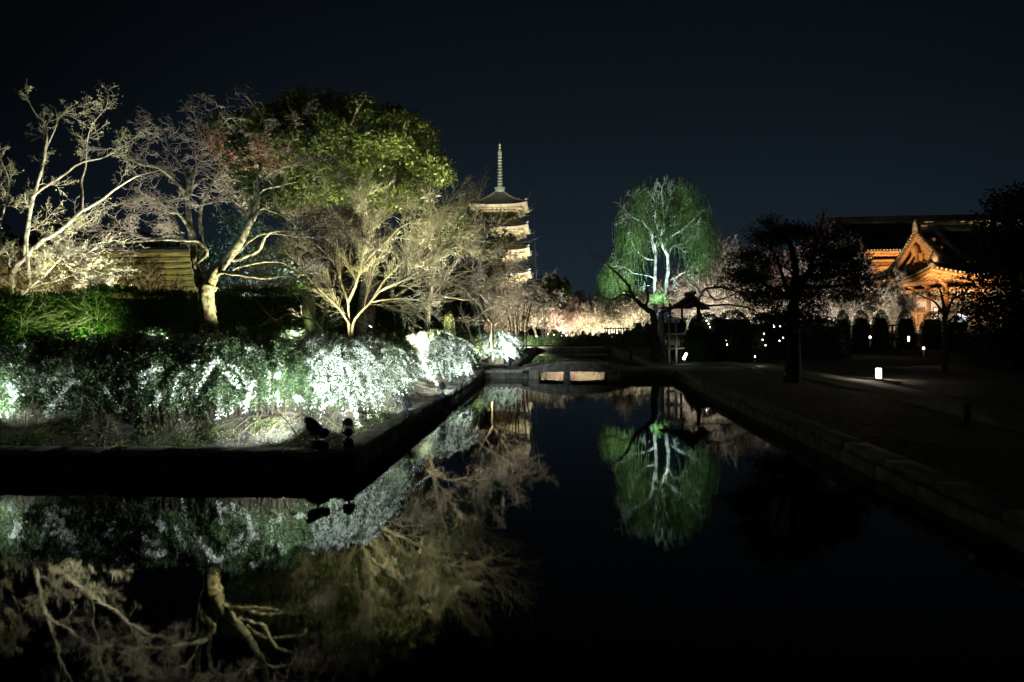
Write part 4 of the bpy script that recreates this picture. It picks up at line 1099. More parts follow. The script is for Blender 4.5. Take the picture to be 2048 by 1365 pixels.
evergreen('large black evergreen covering the right edge of the photo and the end of the hall', [(1948, 470), (1975, 430), (2010, 400), (2060, 380), (2130, 420), (2140, 700), (1990, 745), (1950, 700), (1935, 620), (1942, 540)], 25, [
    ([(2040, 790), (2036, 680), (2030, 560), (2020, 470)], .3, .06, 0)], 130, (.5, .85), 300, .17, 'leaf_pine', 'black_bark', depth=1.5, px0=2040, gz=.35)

# -- background blossom and bare trees: a few kinds grown once, copied and turned
def proto_tree(seed, h, spread, droop, twig, bl, blm, nbl, o, tr=.16, bark='pale_bark'):
    random.seed(seed)
    t = thing('plum_tree', 'x', 'tree', (0, 0, 0)); mb = MB(); S = []
    pts = [Vector((0, 0, -.1)), Vector((gs(0, .08), gs(0, .08), h*.14)), Vector((gs(0, .15), gs(0, .15), h*.30))]
    c = spline(pts, 4); mb.tube(c, [tr*(1-.4*i/len(c)) for i in range(len(c))], 7, noise=.1)
    top = c[-1]; nb = 6
    for i in range(nb):
        a = 2*PI*i/nb+ur(-.4, .4); r = spread*ur(.55, 1.0)
        st = c[random.randrange(len(c)//2, len(c))]
        e = Vector((math.cos(a)*r, math.sin(a)*r, h*ur(.62, .98)-droop*.25))
        mid = st.lerp(e, .5)+Vector((gs(0, .2), gs(0, .2), h*.10))
        cc = spline([st, mid, e], 6)
        mb.tube(cc, [tr*.5*(1-.8*k/len(cc)) for k in range(len(cc))], 5, noise=.08)
        for k in range(2, len(cc)):
            for _ in range(3):
                d = childdir(tuple((cc[k]-cc[k-1]).normalized()), ur(.4, 1.2), .9)
                grow(S, tuple(cc[k]), d, ur(.5, 1.0)*h*.28, tr*.16, 1, o)
    mb.build('trunk', bark, t, smooth=True)
    MB().segs(S, 3).build('branches', twig, t, kind='stuff')
    if bl:
        tp = np.array(o['tips']); idx = RNG.integers(0, len(tp), nbl)
        MB().leaves(tp[idx]+RNG.normal(size=(nbl, 3))*.09, bl, .9).build('blossom', blm, t)
    return t
bo = lambda up, wig=.16, rm=.021: opts(mx=3, n=(4, 5, 4, 3), wig=(wig,)*4, up=up, kids=(1.4, 1.25, .9, 0), start=(.1,)*4, ratio=(.6, .6, .55, .5), rmin=rm)
protos = {
 'white': proto_tree(1, 4.2, 2.1, 0, 'twig_grey', .15, 'blossom_white', 4200, bo((.03,)*4, .2)),
 'cream': proto_tree(2, 4.0, 2.1, 0, 'twig_grey', .15, 'blossom_cream', 4200, bo((.02,)*4, .2)),
 'weep': proto_tree(3, 4.4, 2.0, 1.2, 'twig_grey', .13, 'blossom_cream', 3200, bo((-.05, -.16, -.22, -.2), .12)),
 'pink': proto_tree(4, 4.4, 1.9, 0, 'twig_grey', .14, 'blossom_pink', 3000, bo((.03,)*4, .2)),
 'red': proto_tree(5, 4.4, 1.8, 0, 'twig_grey', .15, 'blossom_red', 3600, bo((.03,)*4, .2)),
 'bare': proto_tree(6, 5.0, 2.2, 0, 'twig_grey', 0, '', 0, bo((.04,)*4, .12)),
 'brown': proto_tree(7, 4.6, 2.3, 0, 'twig_brown', 0, '', 0, bo((.02,)*4, .12, .022)),
}
random.seed(77)
first = set()
def place(kind, px, d, top, label, gz=.55, wid=1.0, group='plum trees beyond the pond', name='plum_tree', dy=0):
    pr = protos[kind]
    if px < 1300 and d < 58: d += 3
    t = pr if kind not in first else copy_tree(pr)
    first.add(kind)
    b = PG(px, d, gz); h = P(px, top, d).z-gz
    base_h = {'white': 4.2, 'cream': 4.0, 'weep': 4.6, 'pink': 4.4, 'red': 4.4, 'bare': 5.2, 'brown': 4.8}[kind]
    s_ = h/base_h
    t.name = name; t.location = b; t.scale = (s_*wid, s_*wid, s_); t.rotation_euler = (0, 0, ur(0, 6.28))
    t['label'] = label; t['group'] = group; t['base'] = tuple(b)
    return t
W_ = 'plum in the grove beyond the pond, '
for kind, px, d, top, lb, wd in (
    ('white', 1068, 53, 585, 'white blossoming '+W_+'just right of the slender stems', 1.0),
    ('cream', 1098, 58, 600, 'cream blossoming '+W_+'behind the white one', 1.1),
    ('brown', 1085, 64, 562, 'taller bare brown tree below the far rounded trees', 1.0),
    ('red', 1140, 57, 588, 'red blossoming '+W_+'below the gap of dark sky', .95),
    ('pink', 1128, 52, 612, 'low pink blossoming '+W_+'in front of the red one', .85),
    ('cream', 1150, 54, 616, 'low cream blossoming '+W_+'right of the low pink one', .9),
    ('weep', 1185, 53, 606, 'bright weeping cream '+W_+'in the centre', 1.0),
    ('brown', 1195, 66, 584, 'bare brown tree behind the bright weeping plum', 1.2),
    ('weep', 1222, 52, 600, 'bright weeping cream '+W_+'right of the centre', 1.05),
    ('cream', 1248, 58, 596, 'cream '+W_+'left of the willow', 1.1),
    ('bare', 1285, 57, 580, 'bare tree in the lit grove directly left of the willow trunk', 1.0),
    ('bare', 1262, 62, 565, 'tall bare tree behind the left side of the willow', 1.0),
    ('cream', 1030, 50, 600, 'cream '+W_+'behind the slender stems', 1.0),
    ('brown', 1048, 60, 575, 'bare brown tree behind the slender stems', 1.2),
    ('cream', 990, 52, 605, 'cream '+W_+'behind the farthest spirea shrub', 1.1),
    ('cream', 950, 50, 600, 'cream '+W_+'far left behind the white barked tree', 1.1),
    ('bare', 1375, 56, 548, 'pale bare tree in the grove right behind the willow', 1.0),
    ('bare', 1418, 52, 540, 'pale bare tree in the grove between willow and pine, left one', 1.1),
    ('bare', 1462, 50, 500, 'tall pale bare tree with upright twigs between willow and pine', .8),
    ('bare', 1452, 54, 545, 'pale bare tree in the grove between willow and pine', 1.1),
    ('weep', 1490, 46, 590, 'bright weeping tree at the left foot of the pine', 1.0),
    ('cream', 1530, 50, 580, 'cream blossoming tree glimpsed through the lower left of the pine', 1.1),
    ('bare', 1505, 58, 520, 'bare tree behind the left boughs of the pine', 1.0),
    ('pink', 1600, 52, 560, 'pink blossoming tree glimpsed between the pine trunks', 1.0),
    ('pink', 1632, 50, 470, 'pale pink blossoming tree glimpsed through the top of the pine', .75),
    ('pink', 1660, 54, 500, 'tall pink blossoming tree behind the right half of the pine', .75),
    ('cream', 1690, 56, 570, 'cream blossoming tree behind the right edge of the pine', 1.0),
    ('cream', 1705, 48, 605, 'low cream tree at the right foot of the pine', 1.0),
    ('bare', 1748, 52, 552, 'pale bare tree in front of the lit hall wall', .85),
    ('bare', 1722, 50, 590, 'low bare tree left of the hall wall', .9),
    ('cream', 1772, 54, 612, 'low blossoming tree between the round clipped shrubs', .8),
    ('bare', 1795, 56, 575, 'bare tree under the lit hall eave', .8),
    ('brown', 120, 22.3, 480, 'brown bare tree in front of the boarded wall, left one', .9),
    ('brown', 235, 22.3, 490, 'brown bare tree in front of the boarded wall, right one', .9),
    ('brown', 330, 25, 500, 'fine brown bare shrub tree behind the hedge left of the maple trunk', .9),
    ('brown', 620, 26, 470, 'brown bare tree between the maple and the pale yellow tree', 1.0),
    ('brown', 760, 29, 420, 'brown bare tree behind the pale yellow tree', 1.0),
    ('brown', 930, 36, 500, 'brown bare tree behind the teal evergreen', 1.0),
):
    place(kind, px, d, top, lb, wid=wd, name='bare_tree' if kind in ('bare', 'brown') else 'plum_tree', group='bare trees of the garden' if kind in ('bare', 'brown') else 'plum trees beyond the pond')
# bright arching fronds behind the hedge, right of the maple trunk
def fronds():
    b = PG(505, 16.8, .9); t = thing('cut_pampas_clump', 'clump of white lit arching stalks behind the hedge right of the maple trunk', 'shrub', tuple(b)); S = []
    for i in range(80):
        p = P(ur(455, 545), 592, 17.2+ur(-.3, .3)); dx, dz = ur(-.2, 1.0), ur(.35, 1.0); dy = gs(0, .3)
        x, y, z = p; r = ur(.006, .012); n = 6; sl = ur(.5, 1.0)/n
        for k in range(n):
            dz -= .06; a, b_, c = norm3(dx, dy, dz); S.append((x, y, z, x+a*sl, y+b_*sl, z+c*sl, r*(1-k/n*.6), r*(1-(k+1)/n*.6))); x, y, z = x+a*sl, y+b_*sl, z+c*sl
    MB().segs(S, 3).build('stalks', 'twig_grey', t, kind='stuff')
fronds()
# ------------------------------------------------------------------ five storied pagoda
def pagoda():
    near = 196.0
    cR = PZ  # unused
    pc = P(1002, 600, 204.0); cx, cy = pc.x, pc.y
    t = thing('pagoda', 'tall lit five tiered pagoda with a ringed spire, rising behind the trees', 'pagoda', (cx, cy, 1.2))
    eaves = [9.0, 15.7, 22.5, 29.2, 35.7]; hw = [9.6, 9.3, 9.0, 8.7, 8.4]; bw = [4.9, 4.6, 4.3, 4.0, 3.7]
    apex_h = [3.0, 2.9, 2.9, 2.8, 4.9]
    def roof_z(q, H):                 # q: 0 at the eave, 1 at the top; concave
        return H*(.42*q+.58*q*q)
    for i in range(5):
        E, A, B, H = eaves[i], hw[i], bw[i]+.5 if i < 4 else .9, apex_h[i]
        if i == 4: B = 1.0
        up = .75
        def zc(a, q): return up*abs(a)**4*(1-q)**2
        N = 14; Mq = 7
        tile = MB(); 
        for s_ in range(4):
            ca, sa = [(1, 0), (0, 1), (-1, 0), (0, -1)][s_]
            vs = []
            for j in range(Mq+1):
                q = j/Mq; half = A+(B-A)*q
                for k in range(N+1):
                    a = -1+2*k/N; x, y = a*half, -half
                    vs.append((cx+x*ca-y*sa, cy+x*sa+y*ca, E+.35+roof_z(q, H)+zc(a, q)))
            qd = [(j*(N+1)+k, j*(N+1)+k+1, (j+1)*(N+1)+k+1, (j+1)*(N+1)+k) for j in range(Mq) for k in range(N)]
            tile.add(vs, qd)
        tile.build('roof', 'tile', t)
        ribs = MB(); S = []
        for s_ in range(4):
            ca, sa = [(1, 0), (0, 1), (-1, 0), (0, -1)][s_]
            n = 34
            for k in range(n+1):
                x = -A+2*A*k/n
                q1 = 1.0 if abs(x) <= B else (A-abs(x))/(A-B)
                if q1 < .03: continue
                pp = None
                for j in range(6):
                    q = q1*j/5; half = A+(B-A)*q
                    a = x/half; p = (cx+x*ca+half*sa, cy+x*sa-half*ca, E+.40+roof_z(q, H)+zc(a, q))
                    if pp: S.append((*pp, *p, .11, .11))
                    pp = p
        ribs.segs(S, 4).build('tile_rows', 'tile_pale', t, kind='stuff')
        for sx in (-1, 1):
            for sy in (-1, 1):
                pts = []
                for j in range(9):
                    q = j/8; half = A+(B-A)*q
                    pts.append((cx+sx*half, cy+sy*half, E+.62+roof_z(q, H)+zc(1, q)+(.35 if j == 0 else 0)))
                rid = MB(); rid.tube(pts, .24, 6)
                rid.tube([(cx+sx*(A-2.2), cy+sy*(A-2.2), E+.9+roof_z(.33, H)), (cx+sx*(A-2.3), cy+sy*(A-2.3), E+1.5+roof_z(.33, H)*.9)], [.2, .08], 5)
                rid.build('corner_ridge', 'tile_pale', t)
        # eave fascia, two rows of rafters and the stepped brackets under them
        fa = MB(); raf = MB(); brk = MB()
        for s_ in range(4):
            ca, sa = [(1, 0), (0, 1), (-1, 0), (0, -1)][s_]
            def W3(x, y, z): return (cx+x*ca-y*sa, cy+x*sa+y*ca, z)
            for k in range(14):
                a0, a1 = -1+2*k/14, -1+2*(k+1)/14
                z0, z1 = E+up*abs(a0)**4, E+up*abs(a1)**4
                fa.add([W3(a0*A, -A, z0+.33), W3(a1*A, -A, z1+.33), W3(a1*A, -A, z1-.05), W3(a0*A, -A, z0-.05),
                        W3(a0*(A-.5), -A+.5, z0-.05), W3(a1*(A-.5), -A+.5, z1-.05)], [(0, 1, 2, 3), (3, 2, 5, 4)])
            n = 46
            for k in range(n):
                a = -1+2*(k+.5)/n; x = a*A*.97
                zz = E+up*abs(a)**4
                inn = max(bw[i]+.6, min(A-.6, abs(x)*.55+bw[i]*.45))
                raf.beam(W3(x, -A+.25, zz-.12), W3(x, -max(inn, abs(x)), zz-.35 if abs(x) < A-1 else zz-.2), .16, .20)
            for st, (f, dz) in enumerate(((.80, -.62), (.52, -1.15), (.26, -1.65))):
                r = bw[i]+(A-bw[i])*f*.82
                brk.beam(W3(-r, -r, E+dz), W3(r, -r, E+dz), .30, .30)
                for k in range(-5, 6):
                    x = r*k/5*.96
                    brk.beam(W3(x, -r-.35, E+dz-.16), W3(x, -r+1.15, E+dz-.30), .22, .26)
                    brk.box(W3(x, -r, E+dz+.22), (.46, .46, .24))
        fa.build('eave_board', 'tile_pale', t); raf.build('rafters', 'pagoda_wood', t, kind='stuff'); brk.build('brackets', 'pagoda_wood', t, kind='stuff')
        # soffit boards above the rafters
        so = MB()
        for s_ in range(4):
            ca, sa = [(1, 0), (0, 1), (-1, 0), (0, -1)][s_]
            def W3(x, y, z): return (cx+x*ca-y*sa, cy+x*sa+y*ca, z)
            vs = []
            for j in range(3):
                half = [A-.3, A-2.2, bw[i]][j]
                for k in range(9):
                    a = -1+2*k/8; vs.append(W3(a*half, -half, E+[up*abs(a)**4, up*.4*abs(a)**4-.05, -.3][j]+.02))
            so.add(vs, [(j*9+k, j*9+9+k, j*9+k+10, j*9+k+1) for j in range(2) for k in range(8)])
        so.build('soffit', 'pagoda_red', t)
        # body: walls, posts, beams, doors and lattice windows
        z0 = (eaves[i-1]+apex_h[i-1]-.6) if i else 1.2; z1 = E-.3; b = bw[i]
        MB().box((cx, cy, (z0+z1)/2), (2*b-.3, 2*b-.3, z1-z0)).build('wall', 'pagoda_wood', t)
        po = MB(); wi = MB()
        for s_ in range(4):
            ca, sa = [(1, 0), (0, 1), (-1, 0), (0, -1)][s_]
            def W3(x, y, z): return (cx+x*ca-y*sa, cy+x*sa+y*ca, z)
            for k in range(4):
                x = -b+2*b*k/3; po.tube([W3(x, -b, z0), W3(x, -b, z1)], .24, 8)
            po.beam(W3(-b, -b-.05, z1-1.9), W3(b, -b-.05, z1-1.9), .2, .3); po.beam(W3(-b, -b-.05, z0+1.0), W3(b, -b-.05, z0+1.0), .2, .3)
            for k in (0, 2):
                x = -b+2*b*(k+.5)/3
                wi = MB()
                for m_ in range(7): wi.beam(W3(x-.75+.25*m_, -b+.08, z0+1.25), W3(x-.75+.25*m_, -b+.08, z1-2.1), .09, .09)
                wi.build('window_lattice', 'pagoda_red', t)
            wi = MB(); wi.box(W3(-.62, -b+.10, (z0+z1)/2-.6), (1.1 if ca else .12, .12 if ca else 1.1, max(.6, z1-z0-3.4))); wi.build('door', 'pagoda_red', t); wi = MB(); wi.box(W3(.62, -b+.10, (z0+z1)/2-.6), (1.1 if ca else .12, .12 if ca else 1.1, max(.6, z1-z0-3.4))); wi.build('door', 'pagoda_red', t)
            # balcony rail just above the roof below
            if i:
                for zz in (.35, .75, 1.1): po.beam(W3(-b-1.0, -b-1.0, z0+zz), W3(b+1.0, -b-1.0, z0+zz), .10, .12)
                for k in range(9): po.beam(W3(-b-1+(2*b+2)*k/8, -b-1, z0), W3(-b-1+(2*b+2)*k/8, -b-1, z0+1.1), .12, .12)
        po.build('posts_and_rails', 'pagoda_wood', t, kind='stuff')
    # finial: base box, bowl, lotus, nine rings, water flame, jewels
    z = eaves[4]+.35+apex_h[4]
    MB().box((cx, cy, z+.55), (2.7, 2.7, 1.1)).box((cx, cy, z+1.15), (3.0, 3.0, .18)).box((cx, cy, z+.05), (3.0, 3.0, .2)).build('spire_base', 'bronze', t)
    sp = MB().lathe([(.95, z+1.25), (1.0, z+1.6), (.75, z+2.0), (.4, z+2.1), (.8, z+2.35), (.9, z+2.55), (.3, z+2.7)], 14, (cx, cy, 0))
    top = P(1002, 288, 204).z
    sp.tube([(cx, cy, z+1.2), (cx, cy, top-.6)], .17, 8); sp.build('spire', 'bronze', t)
    r0 = z+2.95; r1 = P(1002, 318, 204).z
    for i in range(9):
        zz = r0+(r1-r0)*i/8.2; r = .82-.028*i
        MB().lathe([(r*.45, zz), (r*.9, zz+.03), (r, zz+.20), (r, zz+.38), (r*.85, zz+.46), (r*.4, zz+.46)], 16, (cx, cy, 0)).build('ring', 'bronze', t)
    zf = P(1002, 318, 204).z+.15; zt = P(1002, 302, 204).z
    f = MB()
    for a in range(4):
        dx, dy = math.cos(a*PI/2), math.sin(a*PI/2)
        f.add([(cx, cy, zf), (cx+dx*.5, cy+dy*.5, zf+.3), (cx+dx*.55, cy+dy*.55, zt-.7), (cx+dx*.2, cy+dy*.2, zt), (cx, cy, zt),
               (cx-dy*.06, cy+dx*.06, zf), (cx+dx*.5-dy*.06, cy+dy*.5+dx*.06, zf+.3), (cx+dx*.55-dy*.06, cy+dy*.55+dx*.06, zt-.7), (cx+dx*.2-dy*.06, cy+dy*.2+dx*.06, zt), (cx-dy*.06, cy+dx*.06, zt)],
              ngons=[[0, 1, 2, 3, 4], [9, 8, 7, 6, 5], [1, 6, 7, 2], [2, 7, 8, 3]])
    f.build('water_flame', 'bronze', t)
    MB().lathe([(.05, zt+.1), (.42, zt+.55), (.1, zt+.95), (.38, zt+1.25), (.3, zt+1.55), (.05, top)], 12, (cx, cy, 0)).build('jewel', 'bronze', t)
    return cx, cy
PGX, PGY = pagoda()

# ------------------------------------------------------------------ hip and gable temple halls
def hall(name, label, x0, y0, A, B, ez, H, S_in, m_wall, bays, body=True, lower=None, rib=.62, wall_z=None):
    """eaves rectangle with its near left corner at x0, y0; ridge along x; half sizes A, B; gable set in by S_in"""
    cx, cy = x0+A, y0+B
    t = thing(name, label, 'temple hall', (cx, cy, .4))
    up = .9
    def f(q): return H*(.50*q+.50*q*q)
    def hz(u, v, side):                    # height over the eaves; side: is the hip skirt part
        q = (B-abs(v))/B; s_ = (A-abs(u))/B
        z = min(f(q), f(s_)) if side else f(q)
        e = max(0, abs(u)/A-.72)/.28; g = max(0, abs(v)/B-.55)/.45
        return z+up*(e*g)**1.3*(1-min(1, min(q, s_)*2.5) if side else 1-min(1, q*2.5))
    ga = A-S_in                            # gable plane
    def grid(us, vs, side):
        V_ = [(cx+u, cy+v, ez+hz(u, v, side)) for u in us for v in vs]; n = len(vs)
        return V_, [(i*n+j, i*n+j+1, (i+1)*n+j+1, (i+1)*n+j) for i in range(len(us)-1) for j in range(n-1)]
    vs = [-B+2*B*i/28 for i in range(29)]
    rf = MB()
    rf.add(*grid([-ga-.9+(2*ga+1.8)*i/20 for i in range(21)], vs, False))
    sk = [-A+S_in*i/9 for i in range(10)]
    rf.add(*grid(sk, vs, True)); rf.add(*grid([-u for u in sk][::-1], vs, True))
    # underside
    V_, q_ = grid([-A+2*A*i/30 for i in range(31)], vs, True)
    rf.build('roof', 'tile', t)
    so = MB().add([(cx+u, cy+v, ez-.28+up*((max(0, abs(u)/A-.72)/.28)*(max(0, abs(v)/B-.55)/.45))**1.3) for u in [-A+2*A*i/30 for i in range(31)] for v in vs], [q[::-1] for q in q_])
    so.build('soffit', 'temple_wood', t)
    # rows of round tiles down the slopes
    S = []; rb = MB()
    n = int(2*(ga+.9)/rib)
    for i in range(n+1):
        u = -ga-.9+(2*ga+1.8)*i/n
        for sg in (-1, 1):
            pp = None
            for j in range(10):
                v = sg*B*(1-.985*j/9); p = (cx+u, cy+v, ez+.10+hz(u, v, False))
                if pp: S.append((*pp, *p, .11, .11))
                pp = p
    for sgn in (-1, 1):
        for i in range(int(2*B/rib)):
            v = -B+rib*(i+.5); pp = None
            smax = min(S_in, B-abs(v))
            for j in range(5):
                u = sgn*(A-smax*j/4*.98); p = (cx+u, cy+v, ez+.10+hz(u, v, True))
                if pp: S.append((*pp, *p, .11, .11))
                pp = p
    rb.segs(S, 5).build('tile_rows', 'tile', t, kind='stuff')
    # ridges
    rz = ez+H
    MB().box((cx, cy, rz+.30), (2*ga+1.9, .55, .75)).box((cx, cy, rz+.72), (2*ga+2.0, .75, .14)).box((cx, cy, rz+.95), (2*ga+1.7, .4, .34)).box((cx, cy, rz+1.16), (2*ga+1.9, .6, .10)).build('main_ridge', 'tile_pale', t)
    for sg in (-1, 1):
        MB().box((cx+sg*(ga+1.0), cy, rz+.55), (.26, .9, 1.2)).lathe([(.2, 0), (.22, .2), (.12, .4), (.05, .6)], 8, (cx+sg*(ga+1.0), cy, rz+.95)).build('ridge_end_ornament', 'tile_pale', t)
    for sg in (-1, 1):
        for sv in (-1, 1):
            pts = []
            for j in range(12):
                v = sv*B*(.04+.72*j/11); pts.append((cx+sg*(ga-1.15), cy+v, ez+.38+hz(0, v, False)))
            MB().tube(pts, .34, 6).build('descending_ridge', 'tile_pale', t)
            pts = []
            for j in range(9):
                q = S_in*(1-j/8); pts.append((cx+sg*(A-q), cy+sv*(B-q), ez+.32+hz(A-q, B-q, True)))
            MB().tube(pts, .26, 6).lathe([(.35, 0), (.4, .5), (.2, .9), (.05, 1.3)], 8, (cx+sg*(A-.7), cy+sv*(B-.7), ez+.6+up)).build('corner_ridge', 'tile_pale', t)
    # gables: bargeboards, round tile ends, king post work
    for sg in (-1, 1):
        gb = MB(); te = MB(); gw = MB(); gx_ = cx+sg*(ga+.9)
        for sv in (-1, 1):
            prev = None
            for j in range(19):
                v = sv*B*(.0+.74*j/18); z = ez+hz(0, v, False)
                if prev is not None:
                    v0, z0 = prev
                    gb.add([(gx_+sg*.06, cy+v0, z0-.05), (gx_+sg*.06, cy+v, z-.05), (gx_+sg*.06, cy+v, z-1.0), (gx_+sg*.06, cy+v0, z0-1.0),
                            (gx_-sg*.18, cy+v0, z0-.05), (gx_-sg*.18, cy+v, z-.05), (gx_-sg*.18, cy+v, z-1.0), (gx_-sg*.18, cy+v0, z0-1.0)],
                           [(0, 1, 2, 3), (4, 7, 6, 5), (3, 2, 6, 7), (0, 4, 5, 1)])
                    gb.add([(gx_-sg*.30, cy+v0, z0-1.35), (gx_-sg*.30, cy+v, z-1.35), (gx_-sg*.30, cy+v, z-1.75), (gx_-sg*.30, cy+v0, z0-1.75),
                            (gx_-sg*.5, cy+v0, z0-1.35), (gx_-sg*.5, cy+v, z-1.35), (gx_-sg*.5, cy+v, z-1.75), (gx_-sg*.5, cy+v0, z0-1.75)],
                           [(0, 1, 2, 3), (4, 7, 6, 5), (3, 2, 6, 7), (0, 4, 5, 1)])
                prev = (v, z)
            for j in range(22):
                v = sv*B*(.02+.72*j/21); z = ez+hz(0, v, False)+.12
                te.tube([(gx_+sg*.30, cy+v, z), (gx_-sg*.9, cy+v, z)], .15, 7)
        gb.build('bargeboard', 'temple_wood', t); te.build('verge_tiles', 'tile_pale', t)
        zb = ez+f(S_in/B)*.9
        pts = [(cx+sg*ga, cy+v*B, ez+f(1-abs(v))-.1) for v in [-.62+1.24*i/12 for i in range(13)]]
        gw.add(pts+[(cx+sg*ga, cy+.62*B, zb-.6), (cx+sg*ga, cy-.62*B, zb-.6)], ngons=[list(range(15))])
        gw.build('gable_wall', 'temple_wood', t)
        gk = MB()
        xw = cx+sg*(ga+.14)
        for zz, hw_ in ((zb+.5, .56), (zb+1.9, .38), (zb+3.0, .24)): gk.beam((xw, cy-B*hw_, zz), (xw, cy+B*hw_, zz), .3, .38)
        for v in (-.36, -.24, -.12, 0, .12, .24, .36): gk.beam((xw, cy+v*B, zb+.1), (xw, cy+v*B, ez+f(1-abs(v))-1.0), .24, .24)
        gk.lathe([(.05, 0), (.45, .5), (.55, 1.1), (.2, 1.6)], 8, (cx+sg*(ga+.98), cy, rz-2.9))
        gk.lathe([(.05, 0), (.3, .35), (.35, .8), (.1, 1.1)], 8, (cx+sg*(ga+.98), cy-B*.50, ez+f(.5)-2.3)); gk.build('gable_framing', 'temple_wood', t)
    # eave board, rafter ends, brackets
    eb = MB(); ra = MB(); te = MB()
    def ezz(u, v): return up*((max(0, abs(u)/A-.72)/.28)*(max(0, abs(v)/B-.55)/.45))**1.3
    def edge(p0, p1, n, nin):
        for i in range(n):
            a = Vector(p0).lerp(Vector(p1), i/n); b_ = Vector(p0).lerp(Vector(p1), (i+1)/n)
            za, zb_ = ezz(a.x, a.y), ezz(b_.x, b_.y); nn = Vector(nin)
            c = [(a.x, a.y, za+.02), (b_.x, b_.y, zb_+.02), (b_.x, b_.y, zb_-.34), (a.x, a.y, za-.34)]
            d_ = [(p[0]+nn.x*.3, p[1]+nn.y*.3, p[2]) for p in c]
            eb.add([(cx+p[0], cy+p[1], ez+p[2]) for p in c+d_], [(0, 1, 2, 3), (3, 2, 6, 7), (0, 4, 5, 1)])
            c = [(a.x+nn.x*.7, a.y+nn.y*.7, za-.44), (b_.x+nn.x*.7, b_.y+nn.y*.7, zb_-.44), (b_.x+nn.x*.7, b_.y+nn.y*.7, zb_-.70), (a.x+nn.x*.7, a.y+nn.y*.7, za-.70)]
            d_ = [(p[0]+nn.x*.3, p[1]+nn.y*.3, p[2]) for p in c]
            eb.add([(cx+p[0], cy+p[1], ez+p[2]) for p in c+d_], [(0, 1, 2, 3), (3, 2, 6, 7), (0, 4, 5, 1)])
        L = (Vector(p1)-Vector(p0)).length; m_ = int(L/.45)
        for i in range(m_):
            a = Vector(p0).lerp(Vector(p1), (i+.5)/m_); z = ezz(a.x, a.y); nn = Vector(nin)
            ra.beam((cx+a.x+nn.x*.15, cy+a.y+nn.y*.15, ez+z-.42), (cx+a.x+nn.x*2.9, cy+a.y+nn.y*2.9, ez-.55+z*.4), .14, .17)
            if i % 1 == 0: te.tube([(cx+a.x-nn.x*.10, cy+a.y-nn.y*.10, ez+z+.12), (cx+a.x+nn.x*.35, cy+a.y+nn.y*.35, ez+z+.16)], .13, 6)
    edge((-A, -B, 0), (A, -B, 0), 40, (0, 1, 0)); edge((-A, B, 0), (-A, -B, 0), 24, (1, 0, 0)); edge((A, -B, 0), (A, B, 0), 24, (-1, 0, 0)); edge((A, B, 0), (-A, B, 0), 40, (0, -1, 0))
    eb.build('eave_board', 'temple_wood', t); ra.build('rafters', 'temple_wood', t, kind='stuff'); te.build('eave_tile_ends', 'tile_pale', t)
    # walls between posts
    wz = wall_z if wall_z is not None else .4
    a, b = A-3.4, B-3.4; wt = ez-1.0
    MB().box((cx, cy, (wz+wt)/2), (2*a, 2*b, wt-wz)).build('wall', m_wall, t)
    po = MB(); bm = MB(); bk = MB(); nx, ny = bays
    posts = [(-a+2*a*i/nx, sv*b) for i in range(nx+1) for sv in (-1, 1)]+[(su*a, -b+2*b*i/ny) for i in range(1, ny) for su in (-1, 1)]
    for (u, v) in posts:
        o_ = Vector((u/abs(u)*.06 if abs(abs(u)-a) < .01 else 0, v/abs(v)*.06 if abs(abs(v)-b) < .01 else 0, 0))
        MB().tube([(cx+u+o_.x, cy+v+o_.y, wz), (cx+u+o_.x, cy+v+o_.y, wt)], .27, 9).build('post', 'temple_wood', t)
        dx, dy = (1 if u > 0 else -1) if abs(abs(u)-a) < .01 else 0, (1 if v > 0 else -1) if abs(abs(v)-b) < .01 else 0
        for k in range(3):
            bk.beam((cx+u, cy+v, wt+.15+.3*k), (cx+u+dx*(.5+.62*k), cy+v+dy*(.5+.62*k), wt+.15+.3*k), .24, .22)
            bk.box((cx+u+dx*(.45+.62*k), cy+v+dy*(.45+.62*k), wt+.30+.3*k), (.46, .46, .16))
    for zz in (wt-.15, wt-1.15, wz+(wt-wz)*.42, wz+.25):
        for sv in (-1, 1): bm.beam((cx-a-.3, cy+sv*(b+.08), zz), (cx+a+.3, cy+sv*(b+.08), zz), .22, .34)
        for su in (-1, 1): bm.beam((cx+su*(a+.08), cy-b-.3, zz), (cx+su*(a+.08), cy+b+.3, zz), .22, .34)
    bm.build('beams', 'temple_wood', t); bk.build('brackets', 'temple_wood', t)
    MB().box((cx, cy, .45), (2*a+3, 2*b+3, .9)).build('stone_platform', 'stone', t)
    return t, cx, cy, a, b, wz, wt
kc = P(1860, 551, 70.0)
kodo, KX, KY, KA, KB, KW0, KW1 = hall('temple_hall', 'near temple hall with a warm lit gable and upturned eave corner', kc.x, kc.y, 17.5, 11.5, 6.55, P(1838, 451, 81.5).z-6.55-.9, 5.2, 'temple_plaster', (9, 5), wall_z=.9)
